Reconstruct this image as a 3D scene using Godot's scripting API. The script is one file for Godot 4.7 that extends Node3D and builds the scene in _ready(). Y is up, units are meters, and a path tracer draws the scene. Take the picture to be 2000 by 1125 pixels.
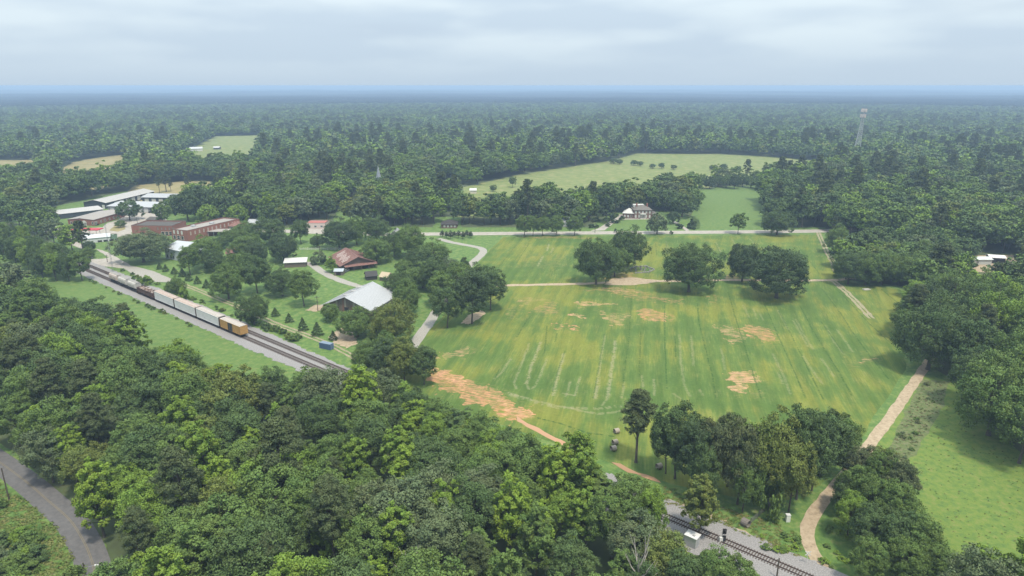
extends Node3D
# Aerial view of a farm, a railway and woods. Pixel numbers below are of the 2000 x 1125 photograph; they are turned into points on the ground.
const EYE := 95.0
const FOCAL := 1325.0
const PITCH := 0.28995            # radians below the horizontal
const EXPOSURE := 1.45

var rng := RandomNumberGenerator.new()
var mats := {}
var used_names := {}
var t0 := 0

# ---------------------------------------------------------------- pixel -> place
func ray(px: float, py: float) -> Vector3:
	var x := (px - 1000.0) / FOCAL
	var y := (py - 562.5) / FOCAL
	return Vector3(x, -(sin(PITCH) + y * cos(PITCH)), -(cos(PITCH) - y * sin(PITCH)))

func G(px: float, py: float, up := 0.0) -> Vector3:
	var r := ray(px, py)
	var t := (EYE - up) / -r.y
	return Vector3(r.x * t, up, r.z * t)

func G2(px: float, py: float) -> Vector2:
	var p := G(px, py)
	return Vector2(p.x, p.z)

func poly(a: Array) -> PackedVector2Array:
	var out := PackedVector2Array()
	for i in range(0, a.size(), 2):
		out.append(G2(a[i], a[i + 1]))
	return out

# zoomed crops used while measuring: offset and scale
func Z(a: Array, ox: float, oy: float, s: float) -> PackedVector2Array:
	var out := PackedVector2Array()
	for i in range(0, a.size(), 2):
		out.append(G2(ox + a[i] / s, oy + a[i + 1] / s))
	return out

func tall(base: Vector3, py: float) -> float:      # height of what stands at base and reaches pixel row py
	var r := ray(1000, py)
	return EYE + r.y * (base.z / r.z)

func metres_per_px(base: Vector3) -> float:
	return (-base.z * cos(PITCH) + (EYE - base.y) * sin(PITCH)) / FOCAL

# railway axis: u metres along it, v metres towards the camera
const RA := Vector2(-163.7, -299.9)
const RD := Vector2(0.7716, 0.6362)
const RN := Vector2(-0.6362, 0.7716)
func TR(u: float, v: float, y := 0.0) -> Vector3:
	var p := RA + RD * u + RN * v
	return Vector3(p.x, y, p.y)

var hills: FastNoiseLite
func height_at(x: float, z: float) -> float:
	var d := sqrt(x * x + z * z)
	if d < 1300.0:
		return 0.0
	var k := smoothstep(1300.0, 7000.0, d)
	var h := hills.get_noise_2d(x, z) * (10.0 + 16.0 * smoothstep(4000.0, 12000.0, d)) * k
	var far := smoothstep(9000.0, 30000.0, d)
	return h + far * (2.0 + 20.0 * smoothstep(0.0, -14000.0, x) + 8.0 * smoothstep(3000.0, 20000.0, x))

# ---------------------------------------------------------------- nodes
func called(n: String) -> String:
	if not used_names.has(n):
		used_names[n] = 0
		return n
	used_names[n] += 1
	return "%s_%03d" % [n, used_names[n]]

func tag(o: Node, label: String, category := "", group := "", kind := "") -> Node:
	if label: o.set_meta("label", label)
	if category: o.set_meta("category", category)
	if group: o.set_meta("group", group)
	if kind: o.set_meta("kind", kind)
	return o

func thing(n: String, label: String, category: String, at := Vector3.ZERO, turn := 0.0, group := "") -> Node3D:
	var o := Node3D.new()
	o.name = called(n)
	add_child(o)
	o.position = at
	o.rotation.y = turn
	tag(o, label, category, group)
	return o

func obj(n: String, mesh: Mesh, m: Material, parent: Node = null) -> MeshInstance3D:
	var o := MeshInstance3D.new()
	o.mesh = mesh
	if m: o.material_override = m
	if parent == null:
		o.name = called(n)
		add_child(o)
	else:
		o.name = n
		parent.add_child(o, true)
	return o

# ---------------------------------------------------------------- materials
func lin(r: float, g: float, b: float) -> Color:
	return Color(r, g, b).linear_to_srgb()

func mat(r: float, g: float, b: float, rough := 0.85, metal := 0.0) -> StandardMaterial3D:
	var key := "%.4f %.4f %.4f %.2f %.2f" % [r, g, b, rough, metal]
	if not mats.has(key):
		var m := StandardMaterial3D.new()
		m.albedo_color = lin(r, g, b)
		m.roughness = rough
		m.metallic = metal
		mats[key] = m
	return mats[key]

# a seamless mottled colour map: stops = [[position, r, g, b] ...] in linear colours
func mottle(seed_: int, freq: float, octaves: int, stops: Array, size := 512, contrast := 1.0) -> ImageTexture:
	var n := FastNoiseLite.new()
	n.seed = seed_
	n.noise_type = FastNoiseLite.TYPE_SIMPLEX_SMOOTH
	n.frequency = freq
	n.fractal_octaves = octaves
	n.fractal_gain = 0.72
	var src := n.get_seamless_image(size, size).get_data()
	var lut := PackedByteArray()
	lut.resize(768)
	for i in 256:
		var v: float = clamp((i / 255.0 - 0.5) * contrast + 0.5, 0.0, 1.0)
		var a = stops[0]
		var b = stops[-1]
		for k in stops.size() - 1:
			if v >= stops[k][0] and v <= stops[k + 1][0]:
				a = stops[k]
				b = stops[k + 1]
		var t: float = clamp((v - a[0]) / max(b[0] - a[0], 0.0001), 0.0, 1.0)
		var c := lin(lerpf(a[1], b[1], t), lerpf(a[2], b[2], t), lerpf(a[3], b[3], t))
		lut[i * 3] = int(c.r * 255.0)
		lut[i * 3 + 1] = int(c.g * 255.0)
		lut[i * 3 + 2] = int(c.b * 255.0)
	var dst := PackedByteArray()
	dst.resize(size * size * 3)
	for i in size * size:
		var k := src[i] * 3
		dst[i * 3] = lut[k]
		dst[i * 3 + 1] = lut[k + 1]
		dst[i * 3 + 2] = lut[k + 2]
	var im := Image.create_from_data(size, size, false, Image.FORMAT_RGB8, dst)
	return ImageTexture.create_from_image(im)

func mottled(seed_: int, metres: float, freq: float, octaves: int, stops: Array, rough := 0.95, size := 512, contrast := 1.0) -> StandardMaterial3D:
	var m := StandardMaterial3D.new()
	m.albedo_texture = mottle(seed_, freq, octaves, stops, size, contrast)
	m.uv1_triplanar = true
	m.uv1_world_triplanar = true
	m.uv1_scale = Vector3.ONE / metres
	m.roughness = rough
	return m

# ---------------------------------------------------------------- flat sheets
func wiggle(p: PackedVector2Array, step: float, amount: float, seed_ := 1) -> PackedVector2Array:
	var r := RandomNumberGenerator.new()
	r.seed = seed_
	var out := PackedVector2Array()
	for i in p.size():
		var a := p[i]
		var b := p[(i + 1) % p.size()]
		var n := maxi(1, int(a.distance_to(b) / step))
		for k in n:
			var q := a.lerp(b, float(k) / n)
			out.append(q + Vector2(r.randf_range(-amount, amount), r.randf_range(-amount, amount)))
	return out

func sheet_mesh(p: PackedVector2Array, y: float) -> ArrayMesh:
	var st := SurfaceTool.new()
	st.begin(Mesh.PRIMITIVE_TRIANGLES)
	var tri := Geometry2D.triangulate_polygon(p)
	if tri.is_empty():
		push_warning("sheet not triangulated")
		p = Geometry2D.convex_hull(p)
		tri = Geometry2D.triangulate_polygon(p)
	for i in range(0, tri.size(), 3):
		var a := p[tri[i]]
		var b := p[tri[i + 1]]
		var c := p[tri[i + 2]]
		if (b - a).cross(c - a) < 0.0:
			var s := b
			b = c
			c = s
		for q in [a, b, c]:
			st.set_normal(Vector3.UP)
			st.set_uv(Vector2(q.x, q.y))
			st.add_vertex(Vector3(q.x, y + height_at(q.x, q.y), q.y))
	return st.commit()

func ribbon_mesh(p: PackedVector2Array, width: float, y: float, rough := 0.0, seed_ := 3) -> ArrayMesh:
	var r := RandomNumberGenerator.new()
	r.seed = seed_
	var c := Curve2D.new()
	for i in p.size():
		var d := (p[mini(i + 1, p.size() - 1)] - p[maxi(i - 1, 0)]) / 6.0
		c.add_point(p[i], -d, d)
	var len_ := c.get_baked_length()
	var n := maxi(2, int(len_ / 3.0))
	var st := SurfaceTool.new()
	st.begin(Mesh.PRIMITIVE_TRIANGLES)
	var rows := []
	for i in n + 1:
		var q := c.sample_baked(len_ * i / n)
		var d := c.sample_baked(minf(len_, len_ * i / n + 0.5)) - c.sample_baked(maxf(0, len_ * i / n - 0.5))
		var s := Vector2(-d.y, d.x).normalized() * width * 0.5
		rows.append([q - s * (1.0 + r.randf_range(-rough, rough)), q + s * (1.0 + r.randf_range(-rough, rough))])
	for i in n:
		var a: Vector2 = rows[i][0]
		var b: Vector2 = rows[i][1]
		var e: Vector2 = rows[i + 1][0]
		var f: Vector2 = rows[i + 1][1]
		for q in [a, e, b, b, e, f]:
			st.set_normal(Vector3.UP)
			st.add_vertex(Vector3(q.x, y + height_at(q.x, q.y), q.y))
	return st.commit()

func ground_sheet(n: String, p: PackedVector2Array, y: float, m: Material, label: String, cat := "ground", step := 4.0, amount := 0.7) -> MeshInstance3D:
	var q := wiggle(p, step, amount, n.hash() % 1000 + p.size())
	if Geometry2D.triangulate_polygon(q).is_empty():
		q = p
	var o := obj(n, sheet_mesh(q, y), m)
	tag(o, label, cat, "", "structure")
	return o

func road(n: String, p: PackedVector2Array, width: float, y: float, m: Material, label: String, rough := 0.0) -> MeshInstance3D:
	var o := obj(n, ribbon_mesh(p, width, y, rough), m)
	tag(o, label, "road", "", "structure")
	return o

# ---------------------------------------------------------------- solid pieces
func begin() -> SurfaceTool:
	var st := SurfaceTool.new()
	st.begin(Mesh.PRIMITIVE_TRIANGLES)
	st.set_smooth_group(-1)
	return st

func quad(st: SurfaceTool, a: Vector3, b: Vector3, c: Vector3, d: Vector3) -> void:
	for q in [a, b, c, a, c, d]:
		st.add_vertex(q)

# box with its own axes: centre c, half sizes along x, y, z
func box(st: SurfaceTool, c: Vector3, h: Vector3, b := Basis.IDENTITY) -> void:
	var v := []
	for i in 8:
		v.append(c + b * Vector3(h.x * (1 if i & 1 else -1), h.y * (1 if i & 2 else -1), h.z * (1 if i & 4 else -1)))
	for f in [[0, 2, 3, 1], [4, 5, 7, 6], [0, 4, 6, 2], [1, 3, 7, 5], [2, 6, 7, 3], [0, 1, 5, 4]]:
		quad(st, v[f[3]], v[f[2]], v[f[1]], v[f[0]])

func box_mesh(c: Vector3, size: Vector3, b := Basis.IDENTITY) -> ArrayMesh:
	var st := begin()
	box(st, c, size * 0.5, b)
	st.generate_normals()
	return st.commit()

func tube(st: SurfaceTool, a: Vector3, b: Vector3, ra: float, rb: float, sides := 6) -> void:
	var d := (b - a).normalized()
	var x := d.cross(Vector3.RIGHT if absf(d.x) < 0.8 else Vector3.UP).normalized()
	var y := d.cross(x)
	for i in sides:
		var p := TAU * i / sides
		var q := TAU * (i + 1) / sides
		var u := x * cos(p) + y * sin(p)
		var w := x * cos(q) + y * sin(q)
		quad(st, a + u * ra, b + u * rb, b + w * rb, a + w * ra)
		for z in [b, b + w * rb, b + u * rb]:
			st.add_vertex(z)

func tube_mesh(a: Vector3, b: Vector3, ra: float, rb: float, sides := 8) -> ArrayMesh:
	var st := begin()
	tube(st, a, b, ra, rb, sides)
	st.generate_normals()
	return st.commit()

func done(st: SurfaceTool) -> ArrayMesh:
	st.generate_normals()
	return st.commit()

# ---------------------------------------------------------------- trees
# A crown is a cloud of leaf sprays set on boughs; each spray is one small bent face.
class Crown:
	var v := PackedVector3Array()
	var n := PackedVector3Array()
	var c := PackedColorArray()
	var r := RandomNumberGenerator.new()

	func leaf(p: Vector3, d: Vector3, soft: Vector3, size: float, tone: Color, narrow := 1.0) -> void:
		var x := d.cross(Vector3(r.randf() - 0.5, r.randf() - 0.5, r.randf() - 0.5))
		if x.length_squared() < 0.0001:
			x = d.cross(Vector3.RIGHT)
		x = x.normalized()
		var y := d.cross(x).normalized() * size * narrow
		x *= size
		var m := (d * 0.62 + soft * 0.38).normalized()
		var k := d * size * 0.28
		var a := p - x - k
		var b := p + y
		var e := p + x - k
		var f := p - y * 0.9
		v.append_array([a, b, e, a, e, f])
		for i in 6:
			n.append(m)
			c.append(tone)

	func direction() -> Vector3:
		var z := r.randf_range(-1, 1)
		var p := r.randf() * TAU
		var q := sqrt(1 - z * z)
		return Vector3(q * cos(p), z, q * sin(p))

	# a bough's cloud of leaves: centre, radius, squash, how many, how large
	func clump(at: Vector3, rad: float, flat: float, count: int, size: float, outward: Vector3, narrow := 1.0) -> void:
		var w := r.randf_range(0.82, 1.2)
		var warm := r.randf_range(-0.1, 0.12)
		var tufts := maxi(1, mini(12, count / 12))
		for t in tufts:
			var u := direction()
			if u.dot(outward) < -0.3 and r.randf() < 0.8:
				u = (u + outward * 1.3).normalized()
			var k := rad * r.randf_range(0.45, 0.98)
			var c0 := at + Vector3(u.x * k, u.y * k * flat, u.z * k)
			var tr := rad * r.randf_range(0.26, 0.55)
			if tufts == 1:
				c0 = at
				tr = rad
			var w2 := w * r.randf_range(0.82, 1.2)
			for i in count / tufts:
				var d := direction()
				if d.dot(outward) < -0.2 and r.randf() < 0.6:
					d = (d + outward).normalized()
				var p := c0 + Vector3(d.x, d.y * 0.8, d.z) * tr * pow(r.randf(), 0.45) * 1.08
				var face := (d * 0.6 + outward * 0.2 + direction() * 0.9 + Vector3.UP * 0.3).normalized()
				var s := w2 * r.randf_range(0.72, 1.3)
				leaf(p, face, (d * 0.9 + u * 0.4).normalized(), size * r.randf_range(0.6, 1.35), Color(s * (1.0 + warm), s, s * (1.0 - warm * 0.6)), narrow)

	func mesh() -> ArrayMesh:
		var a := []
		a.resize(Mesh.ARRAY_MAX)
		a[Mesh.ARRAY_VERTEX] = v
		a[Mesh.ARRAY_NORMAL] = n
		a[Mesh.ARRAY_COLOR] = c
		var m := ArrayMesh.new()
		m.add_surface_from_arrays(Mesh.PRIMITIVE_TRIANGLES, a)
		return m

# each prototype: {crown, trunk, h, r}; detail 2 = close, 1 = middle distance, 0 = far
func make_tree(kind: String, seed_: int, detail: int) -> Dictionary:
	var k := Crown.new()
	k.r.seed = seed_
	var r := k.r
	var st := begin()
	var h := 20.0
	var rad := 6.0
	var n_leaf: int = [18, 100, 470][detail]
	var size: float = [1.05, 0.43, 0.172][detail]
	var share: float = [0.34, 0.7, 1.0][detail]
	var boughs := []          # [centre, radius, flatness]
	var trunk_top := 0.6
	var narrow := 0.8
	match kind:
		"oak", "wood":
			var low := 0.04 if kind == "oak" else 0.15
			h = 18.0 if kind == "oak" else 19.5
			rad = 9.0 if kind == "oak" else 6.5
			var mid := h * (low + 1.0) * 0.5
			var ry := h * (1.0 - low) * 0.5
			var ph := r.randf() * TAU
			var many := int((88 if kind == "oak" else 52) * share)
			for i in many:
				var y := 1.0 - 2.0 * (i + 0.5) / many
				if y < -0.80: continue
				var p := i * 2.39996 + ph + r.randf_range(-0.25, 0.25)
				var lobe := 0.86 + 0.15 * sin(2.0 * p + ph * 3.0 + y * 2.0) + 0.13 * sin(5.0 * p + ph + y * 4.0) + r.randf_range(-0.14, 0.12)
				var q := sqrt(1 - y * y)
				var deep := r.randf_range(0.72, 0.92) * lobe
				var br := rad * (0.235 if kind == "oak" else 0.30) * r.randf_range(0.62, 1.38)
				boughs.append([Vector3(q * cos(p) * rad * deep, mid + y * ry * deep, q * sin(p) * rad * deep), br, 0.72])
			for i in int(many * 0.22):
				var d := k.direction() * 0.5
				boughs.append([Vector3(d.x * rad, mid + d.y * ry, d.z * rad), rad * 0.3, 0.8])
		"spire":                # several upright leaders, like sweetgum or tulip tree
			h = 22.0
			rad = 5.0
			var leaders := r.randi_range(4, 7)
			for l in leaders:
				var p := TAU * l / leaders + r.randf_range(-0.4, 0.4)
				var off := 0.0 if l == 0 else r.randf_range(0.3, 0.62) * rad
				var top := h * (1.0 if l == 0 else r.randf_range(0.78, 0.96))
				var base := h * 0.3
				var many := int(14 * share)
				for i in many:
					var t := (i + r.randf()) / many
					var y := lerpf(base, top - 0.6, t)
					var wide := rad * 0.52 * (1.0 - t * t * 0.82)
					var q := i * 2.4 + l
					boughs.append([Vector3(cos(p) * off * (0.7 + 0.4 * t) + cos(q) * wide, y, sin(p) * off * (0.7 + 0.4 * t) + sin(q) * wide), rad * lerpf(0.3, 0.17, t) * r.randf_range(0.8, 1.2), 0.85])
		"pine":
			h = 24.0
			rad = 4.6
			trunk_top = 0.93
			narrow = 0.42
			size *= 1.15
			n_leaf = int(n_leaf * 1.05)
			var many := int(56 * share)
			for i in many:
				var t := pow((i + r.randf()) / many, 0.8)
				var y := lerpf(h * 0.46, h * 0.97, t)
				var wide := rad * pow(1.0 - absf(t - 0.42) / 0.62, 0.7) if absf(t - 0.42) < 0.62 else 0.2
				var p := i * 2.39996 + r.randf_range(-0.5, 0.5)
				var q := wide * r.randf_range(0.35, 0.95)
				boughs.append([Vector3(cos(p) * q, y + r.randf_range(-0.5, 0.5), sin(p) * q), r.randf_range(1.0, 1.7), 0.5])
		"cone":                 # young pines and cedars, leafy to the ground
			h = 6.0
			rad = 2.0
			trunk_top = 0.9
			narrow = 0.45
			size *= 0.62
			var many := int(34 * share)
			for i in many:
				var t := (i + 0.5) / many
				var y := lerpf(0.45, h - 0.35, t)
				var wide := rad * (1.0 - t) * 0.85
				var p := i * 2.39996
				boughs.append([Vector3(cos(p) * wide, y, sin(p) * wide), lerpf(0.75, 0.3, t), 0.55])
		"bush":
			h = 3.0
			rad = 2.0
			size *= 0.7
			trunk_top = 0.3
			var many := int(18 * share)
			for i in many:
				var d := k.direction()
				d.y = absf(d.y)
				boughs.append([Vector3(d.x * rad * 0.7, 0.5 + d.y * h * 0.62, d.z * rad * 0.7), r.randf_range(0.5, 0.9), 0.85])
	# foliage
	var heart := Vector3(0, h * 0.55, 0)
	for b in boughs:
		var o: Vector3 = ((b[0] as Vector3) - heart)
		o.y = o.y * 0.8 + 1.0
		k.clump(b[0], b[1], b[2], int(n_leaf * (b[1] / (rad * 0.28)) if kind in ["oak", "wood"] else n_leaf), size, o.normalized(), narrow)
	# wood: trunk, then limbs out to some boughs
	var bend := Vector3(r.randf_range(-0.5, 0.5), 0, r.randf_range(-0.5, 0.5)) * (0.2 if kind in ["pine", "cone"] else 1.0)
	var knee := Vector3(bend.x, h * trunk_top * 0.5, bend.z)
	var tip := Vector3(bend.x * 0.4, h * trunk_top, bend.z * 0.4)
	var thick := h * (0.026 if kind == "oak" else 0.015)
	if detail > 0:
		tube(st, Vector3(0, -0.3, 0), Vector3(0, 0.9, 0), thick * 1.5, thick, 8)
		tube(st, Vector3(0, 0.9, 0), knee, thick, thick * 0.75, 8)
		tube(st, knee, tip, thick * 0.75, thick * 0.25, 7)
		if kind != "bush":
			for i in range(0, boughs.size(), 2 if detail == 2 else 5):
				var e: Vector3 = boughs[i][0]
				var from := clampf(e.y * 0.62 / h, 0.14, trunk_top * 0.92) * h
				var s := knee.lerp(tip, (from - knee.y) / (tip.y - knee.y)) if from > knee.y else Vector3.ZERO.lerp(knee, from / knee.y)
				var m := s.lerp(e, 0.55) + Vector3(0, -0.06 * s.distance_to(e), 0)
				tube(st, s, m, thick * 0.32, thick * 0.2, 5)
				tube(st, m, e, thick * 0.2, thick * 0.06, 4)
	else:
		tube(st, Vector3(0, -0.3, 0), tip, thick, thick * 0.4, 5)
	return {"crown": k.mesh(), "trunk": done(st), "h": h, "r": rad, "kind": kind}

var leaf_mats := {}
const TINTS := {
	"bright": [0.195, 0.290, 0.042], "fresh": [0.160, 0.248, 0.042], "mid": [0.120, 0.186, 0.050], "dark": [0.088, 0.138, 0.048],
	"deep": [0.068, 0.106, 0.044], "pine": [0.098, 0.130, 0.056], "grey": [0.124, 0.164, 0.078], "olive": [0.150, 0.188, 0.048], "dull": [0.116, 0.142, 0.062],
}
func leaves(tint: String) -> StandardMaterial3D:
	if not leaf_mats.has(tint):
		var m := StandardMaterial3D.new()
		var t = TINTS[tint] if TINTS.has(tint) else [1.0, 1.0, 1.0]
		m.albedo_color = lin(t[0], t[1], t[2])
		m.vertex_color_use_as_albedo = true
		m.roughness = 0.62
		m.metallic_specular = 0.25
		m.backlight = lin(0.5, 0.5, 0.34) if tint != "pine" else lin(0.12, 0.12, 0.1)
		m.cull_mode = BaseMaterial3D.CULL_DISABLED
		leaf_mats[tint] = m
	return leaf_mats[tint]

var protos := {}
var bark: StandardMaterial3D
func proto(kind: String, i: int, detail := 2) -> Dictionary:
	var count: int = {"oak": 5, "wood": 6, "spire": 5, "pine": 4, "cone": 2, "bush": 3}[kind]
	var key := "%s %d %d" % [kind, i % count, detail]
	if not protos.has(key):
		protos[key] = make_tree(kind, key.hash() % 100000, detail)
	return protos[key]

func tree(n: String, at: Vector3, kind: String, i: int, height: float, radius: float, tint: String, label: String, category := "tree", group := "", detail := 2) -> Node3D:
	var p := proto(kind, i, detail)
	var o := thing(n, label, category, at, 0.0, group)
	var q := radius / float(p.r)
	var s := Vector3(q, height / float(p.h), q)
	var b := Basis(Vector3.UP, fmod(i * 2.399, TAU)).scaled(s)
	var t := obj("trunk" if kind != "bush" else "stem", p.trunk, bark, o)
	t.transform.basis = b
	var c := obj("crown" if kind != "bush" else "foliage", p.crown, leaves(tint), o)
	c.transform.basis = b
	return o

# a tree measured on the photograph: pixel of its foot, pixel row of its top, crown width in pixels
var planted := 0
var lone := []
func plant(bx: float, by: float, ty: float, w: float, kind: String, tint: String, label: String, n := "oak_tree", group := "", category := "tree") -> Node3D:
	var at := G(bx, by)
	planted += 1
	var hh := tall(at, ty)
	var rr := w * 0.5 * metres_per_px(at)
	if kind == "oak" and hh / rr > 2.5:
		kind = "wood"
	lone.append([at.x, at.z, rr * 0.8])
	return tree(n, at, kind, planted * 7 + int(bx), hh, rr, tint, label, category, group, 2 if metres_per_px(at) < 0.34 else 1)

# ---------------------------------------------------------------- sky, sun, camera
func make_sky() -> Sky:
	var w := 2048
	var h := 1024
	var n := FastNoiseLite.new()
	n.seed = 11
	n.noise_type = FastNoiseLite.TYPE_SIMPLEX_SMOOTH
	n.fractal_octaves = 5
	n.frequency = 0.34
	var n2 := FastNoiseLite.new()
	n2.seed = 23
	n2.fractal_octaves = 4
	n2.frequency = 0.21
	var data := PackedFloat32Array()
	data.resize(w * h * 4)
	var k := 0
	for j in h:
		var el := PI * (0.5 - (j + 0.5) / h)
		var se := sin(el)
		var ce := cos(el)
		var up: float = clampf(se, 0.0, 1.0)
		# an overcast sky: the zenith about 2.5 times as bright as the horizon
		var base_r := 0.372 * (1.0 + 1.55 * up)
		var base_g := 0.456 * (1.0 + 1.38 * up)
		var base_b := 0.540 * (1.0 + 1.18 * up)
		for i in w:
			var cr := base_r
			var cg := base_g
			var cb := base_b
			if el > -0.02:
				var az := TAU * ((i + 0.5) / w - 0.5)
				var a := n.get_noise_3d(sin(az) * 7.0, cos(az) * 7.0, el * 42.0)
				var b := n2.get_noise_3d(sin(az) * 9.0 + 40.0, cos(az) * 9.0, el * 80.0 + az * 1.5)
				var fade: float = clampf((el - 0.004) / 0.06, 0.0, 1.0)
				var white: float = clampf(a * 1.9 + 0.5, 0.0, 1.0) * fade
				cr = lerpf(cr, base_r * 1.25, white)
				cg = lerpf(cg, base_g * 1.20, white)
				cb = lerpf(cb, base_b * 1.12, white)
				var grey: float = clampf(b * 2.6 - 0.35, 0.0, 1.0) * clampf((el - 0.05) / 0.05, 0.0, 1.0) * 0.09
				cr *= 1.0 - grey
				cg *= 1.0 - grey * 0.95
				cb *= 1.0 - grey * 0.75
			data[k] = cr
			data[k + 1] = cg
			data[k + 2] = cb
			data[k + 3] = 1.0
			k += 4
	var im := Image.create_from_data(w, h, false, Image.FORMAT_RGBAF, data.to_byte_array())
	var m := PanoramaSkyMaterial.new()
	m.panorama = ImageTexture.create_from_image(im)
	var s := Sky.new()
	s.sky_material = m
	return s

func set_camera_and_light() -> void:
	var cam := Camera3D.new()
	cam.name = "camera"
	add_child(cam)
	cam.fov = 2.0 * rad_to_deg(atan(562.5 / FOCAL))
	cam.near = 0.5
	cam.far = 80000.0
	cam.position = Vector3(0, EYE, 0)
	cam.rotation.x = -PITCH
	cam.current = true
	var e := Environment.new()
	e.background_mode = Environment.BG_SKY
	e.sky = make_sky()
	e.tonemap_mode = Environment.TONE_MAPPER_LINEAR
	e.tonemap_exposure = EXPOSURE
	e.fog_enabled = true
	e.fog_density = 0.00023
	e.fog_light_color = Color(0.75, 0.865, 1.0)
	e.sdfgi_enabled = true
	e.ssao_enabled = true
	e.ssil_enabled = true
	var we := WorldEnvironment.new()
	we.name = "world_environment"
	we.environment = e
	add_child(we)
	var sun := DirectionalLight3D.new()
	sun.name = "sun"
	sun.light_energy = 0.95
	sun.light_angular_distance = 7.0
	sun.light_color = Color(1.0, 0.96, 0.88)
	sun.shadow_enabled = true
	add_child(sun)
	sun.rotation_degrees = Vector3(-66, 30, 0)       # high, behind the camera's right shoulder

# ---------------------------------------------------------------- ground
var open_areas: Array[PackedVector2Array] = []
var open_boxes: Array[Rect2] = []
func keep_open(p: PackedVector2Array) -> void:
	var r := Rect2(p[0], Vector2.ZERO)
	for q in p:
		r = r.expand(q)
	open_areas.append(p)
	open_boxes.append(r)

func is_open(q: Vector2) -> bool:
	for i in open_areas.size():
		if open_boxes[i].has_point(q) and Geometry2D.is_point_in_polygon(q, open_areas[i]):
			return true
	return false

func make_ground() -> void:
	var st := SurfaceTool.new()
	st.begin(Mesh.PRIMITIVE_TRIANGLES)
	var rings := [0.0, 300.0, 700.0, 1100.0, 1300.0]
	var d := 1300.0
	while d < 46000.0:
		d *= 1.055
		rings.append(d)
	var segs := 144
	var pt := func(i: int, j: int) -> Vector3:
		var a := TAU * j / segs
		var x: float = sin(a) * rings[i]
		var z: float = cos(a) * rings[i]
		return Vector3(x, height_at(x, z) - 0.05, z)
	for i in rings.size() - 1:
		for j in segs:
			var a: Vector3 = pt.call(i, j)
			var b: Vector3 = pt.call(i + 1, j)
			var c: Vector3 = pt.call(i + 1, j + 1)
			var e: Vector3 = pt.call(i, j + 1)
			for q in ([a, c, b, a, e, c] if i > 0 else [a, c, b]):
				st.add_vertex(q)
	st.generate_normals()
	var m := mottled(5, 90.0, 0.012, 6, [[0.0, 0.042, 0.054, 0.022], [0.5, 0.060, 0.084, 0.030], [1.0, 0.092, 0.098, 0.044]])
	var o := obj("ground", st.commit(), m)
	tag(o, "dark woodland floor reaching out to the horizon", "ground", "", "structure")

# ---------------------------------------------------------------- the mown meadow, its grass, hay and clay worked out texel by texel
const F0 := Vector2(-72, -462)
const F1 := Vector2(236, -146)
const TEXEL := 0.22
var fw := 0
var fh := 0
var field := PackedByteArray()
var patch_noise := PackedByteArray()
var streak_noise := PackedByteArray()

func texel(q: Vector2) -> Vector2i:
	return Vector2i(((q - F0) / TEXEL).floor())

func blend(x: int, y: int, c: Color, a: float) -> void:
	if x < 0 or y < 0 or x >= fw or y >= fh: return
	var k := (y * fw + x) * 3
	field[k] = int(lerpf(field[k], c.r * 255.0, a))
	field[k + 1] = int(lerpf(field[k + 1], c.g * 255.0, a))
	field[k + 2] = int(lerpf(field[k + 2], c.b * 255.0, a))

# bare or thin ground inside an outline; level: how much of it is bare
func bare(p: PackedVector2Array, c: Color, level := 0.5, streaky := true, along := 0.0) -> void:
	var r := Rect2(p[0], Vector2.ZERO)
	for q in p:
		r = r.expand(q)
	var mid := r.get_center()
	r = r.grow(1.5)
	var a := texel(r.position)
	var b := texel(r.end)
	var ca := cos(along)
	var sa := sin(along)
	for y in range(maxi(0, a.y), mini(fh, b.y)):
		for x in range(maxi(0, a.x), mini(fw, b.x)):
			var q := F0 + Vector2(x, y) * TEXEL
			var n := patch_noise[((y * 3) & 1023) * 1024 + ((x * 3) & 1023)] / 255.0 - 0.5
			var wob := Vector2(n * 9.0, (patch_noise[((y + 300) & 1023) * 1024 + (x & 1023)] / 255.0 - 0.5) * 9.0)
			if not Geometry2D.is_point_in_polygon(q + wob, p): continue
			var g := q - mid
			var s := g.x * ca + g.y * sa
			var t := -g.x * sa + g.y * ca
			var m := streak_noise[(int(t * 26.0 + 4000.0) & 1023) * 1024 + (int(s * 3.4 + 4000.0) & 1023)] / 255.0 if streaky else patch_noise[((y * 5) & 1023) * 1024 + ((x * 5) & 1023)] / 255.0
			m = m * 0.72 + 0.25 * (n + 0.5) + 0.16 * (patch_noise[((y * 23) & 1023) * 1024 + ((x * 23) & 1023)] / 255.0 - 0.4)
			var k := clampf((m - (1.0 - level)) * 2.9, 0.0, 1.0)
			if k > 0.0:
				var tone := 0.86 + 0.3 * (patch_noise[((y * 7) & 1023) * 1024 + ((x * 7) & 1023)] / 255.0)
				blend(x, y, Color(c.r * tone, c.g * tone, c.b * tone), k * 0.88)

# a line of cut hay, a furrow or a row of darker grass
func line(p: PackedVector2Array, c: Color, wide: float, strength: float, broken := 0.45) -> void:
	var s := 0.0
	for i in p.size() - 1:
		var a := p[i]
		var b := p[i + 1]
		var len_ := a.distance_to(b)
		var n := int(len_ / 0.15)
		var side := Vector2(-(b - a).y, (b - a).x).normalized()
		for k in n:
			var q := a.lerp(b, float(k) / n)
			s += 0.15
			var keep := streak_noise[(i * 37 + int(a.x * 3.0) & 1023) * 1024 + (int(s * 11.0) & 1023)] / 255.0
			if keep < broken: continue
			var ww := wide * (0.45 + keep)
			var off := (patch_noise[(int(s * 6.0) & 1023) * 1024 + (i * 99 & 1023)] / 255.0 - 0.5) * wide * 0.7
			var m := int(ww / 0.2)
			for j in range(-m, m + 1):
				var t := texel(q + side * (j * 0.1 + off))
				if patch_noise[((t.y * 11) & 1023) * 1024 + ((t.x * 11) & 1023)] > 84:
					blend(t.x, t.y, c, strength * 0.5)

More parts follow.
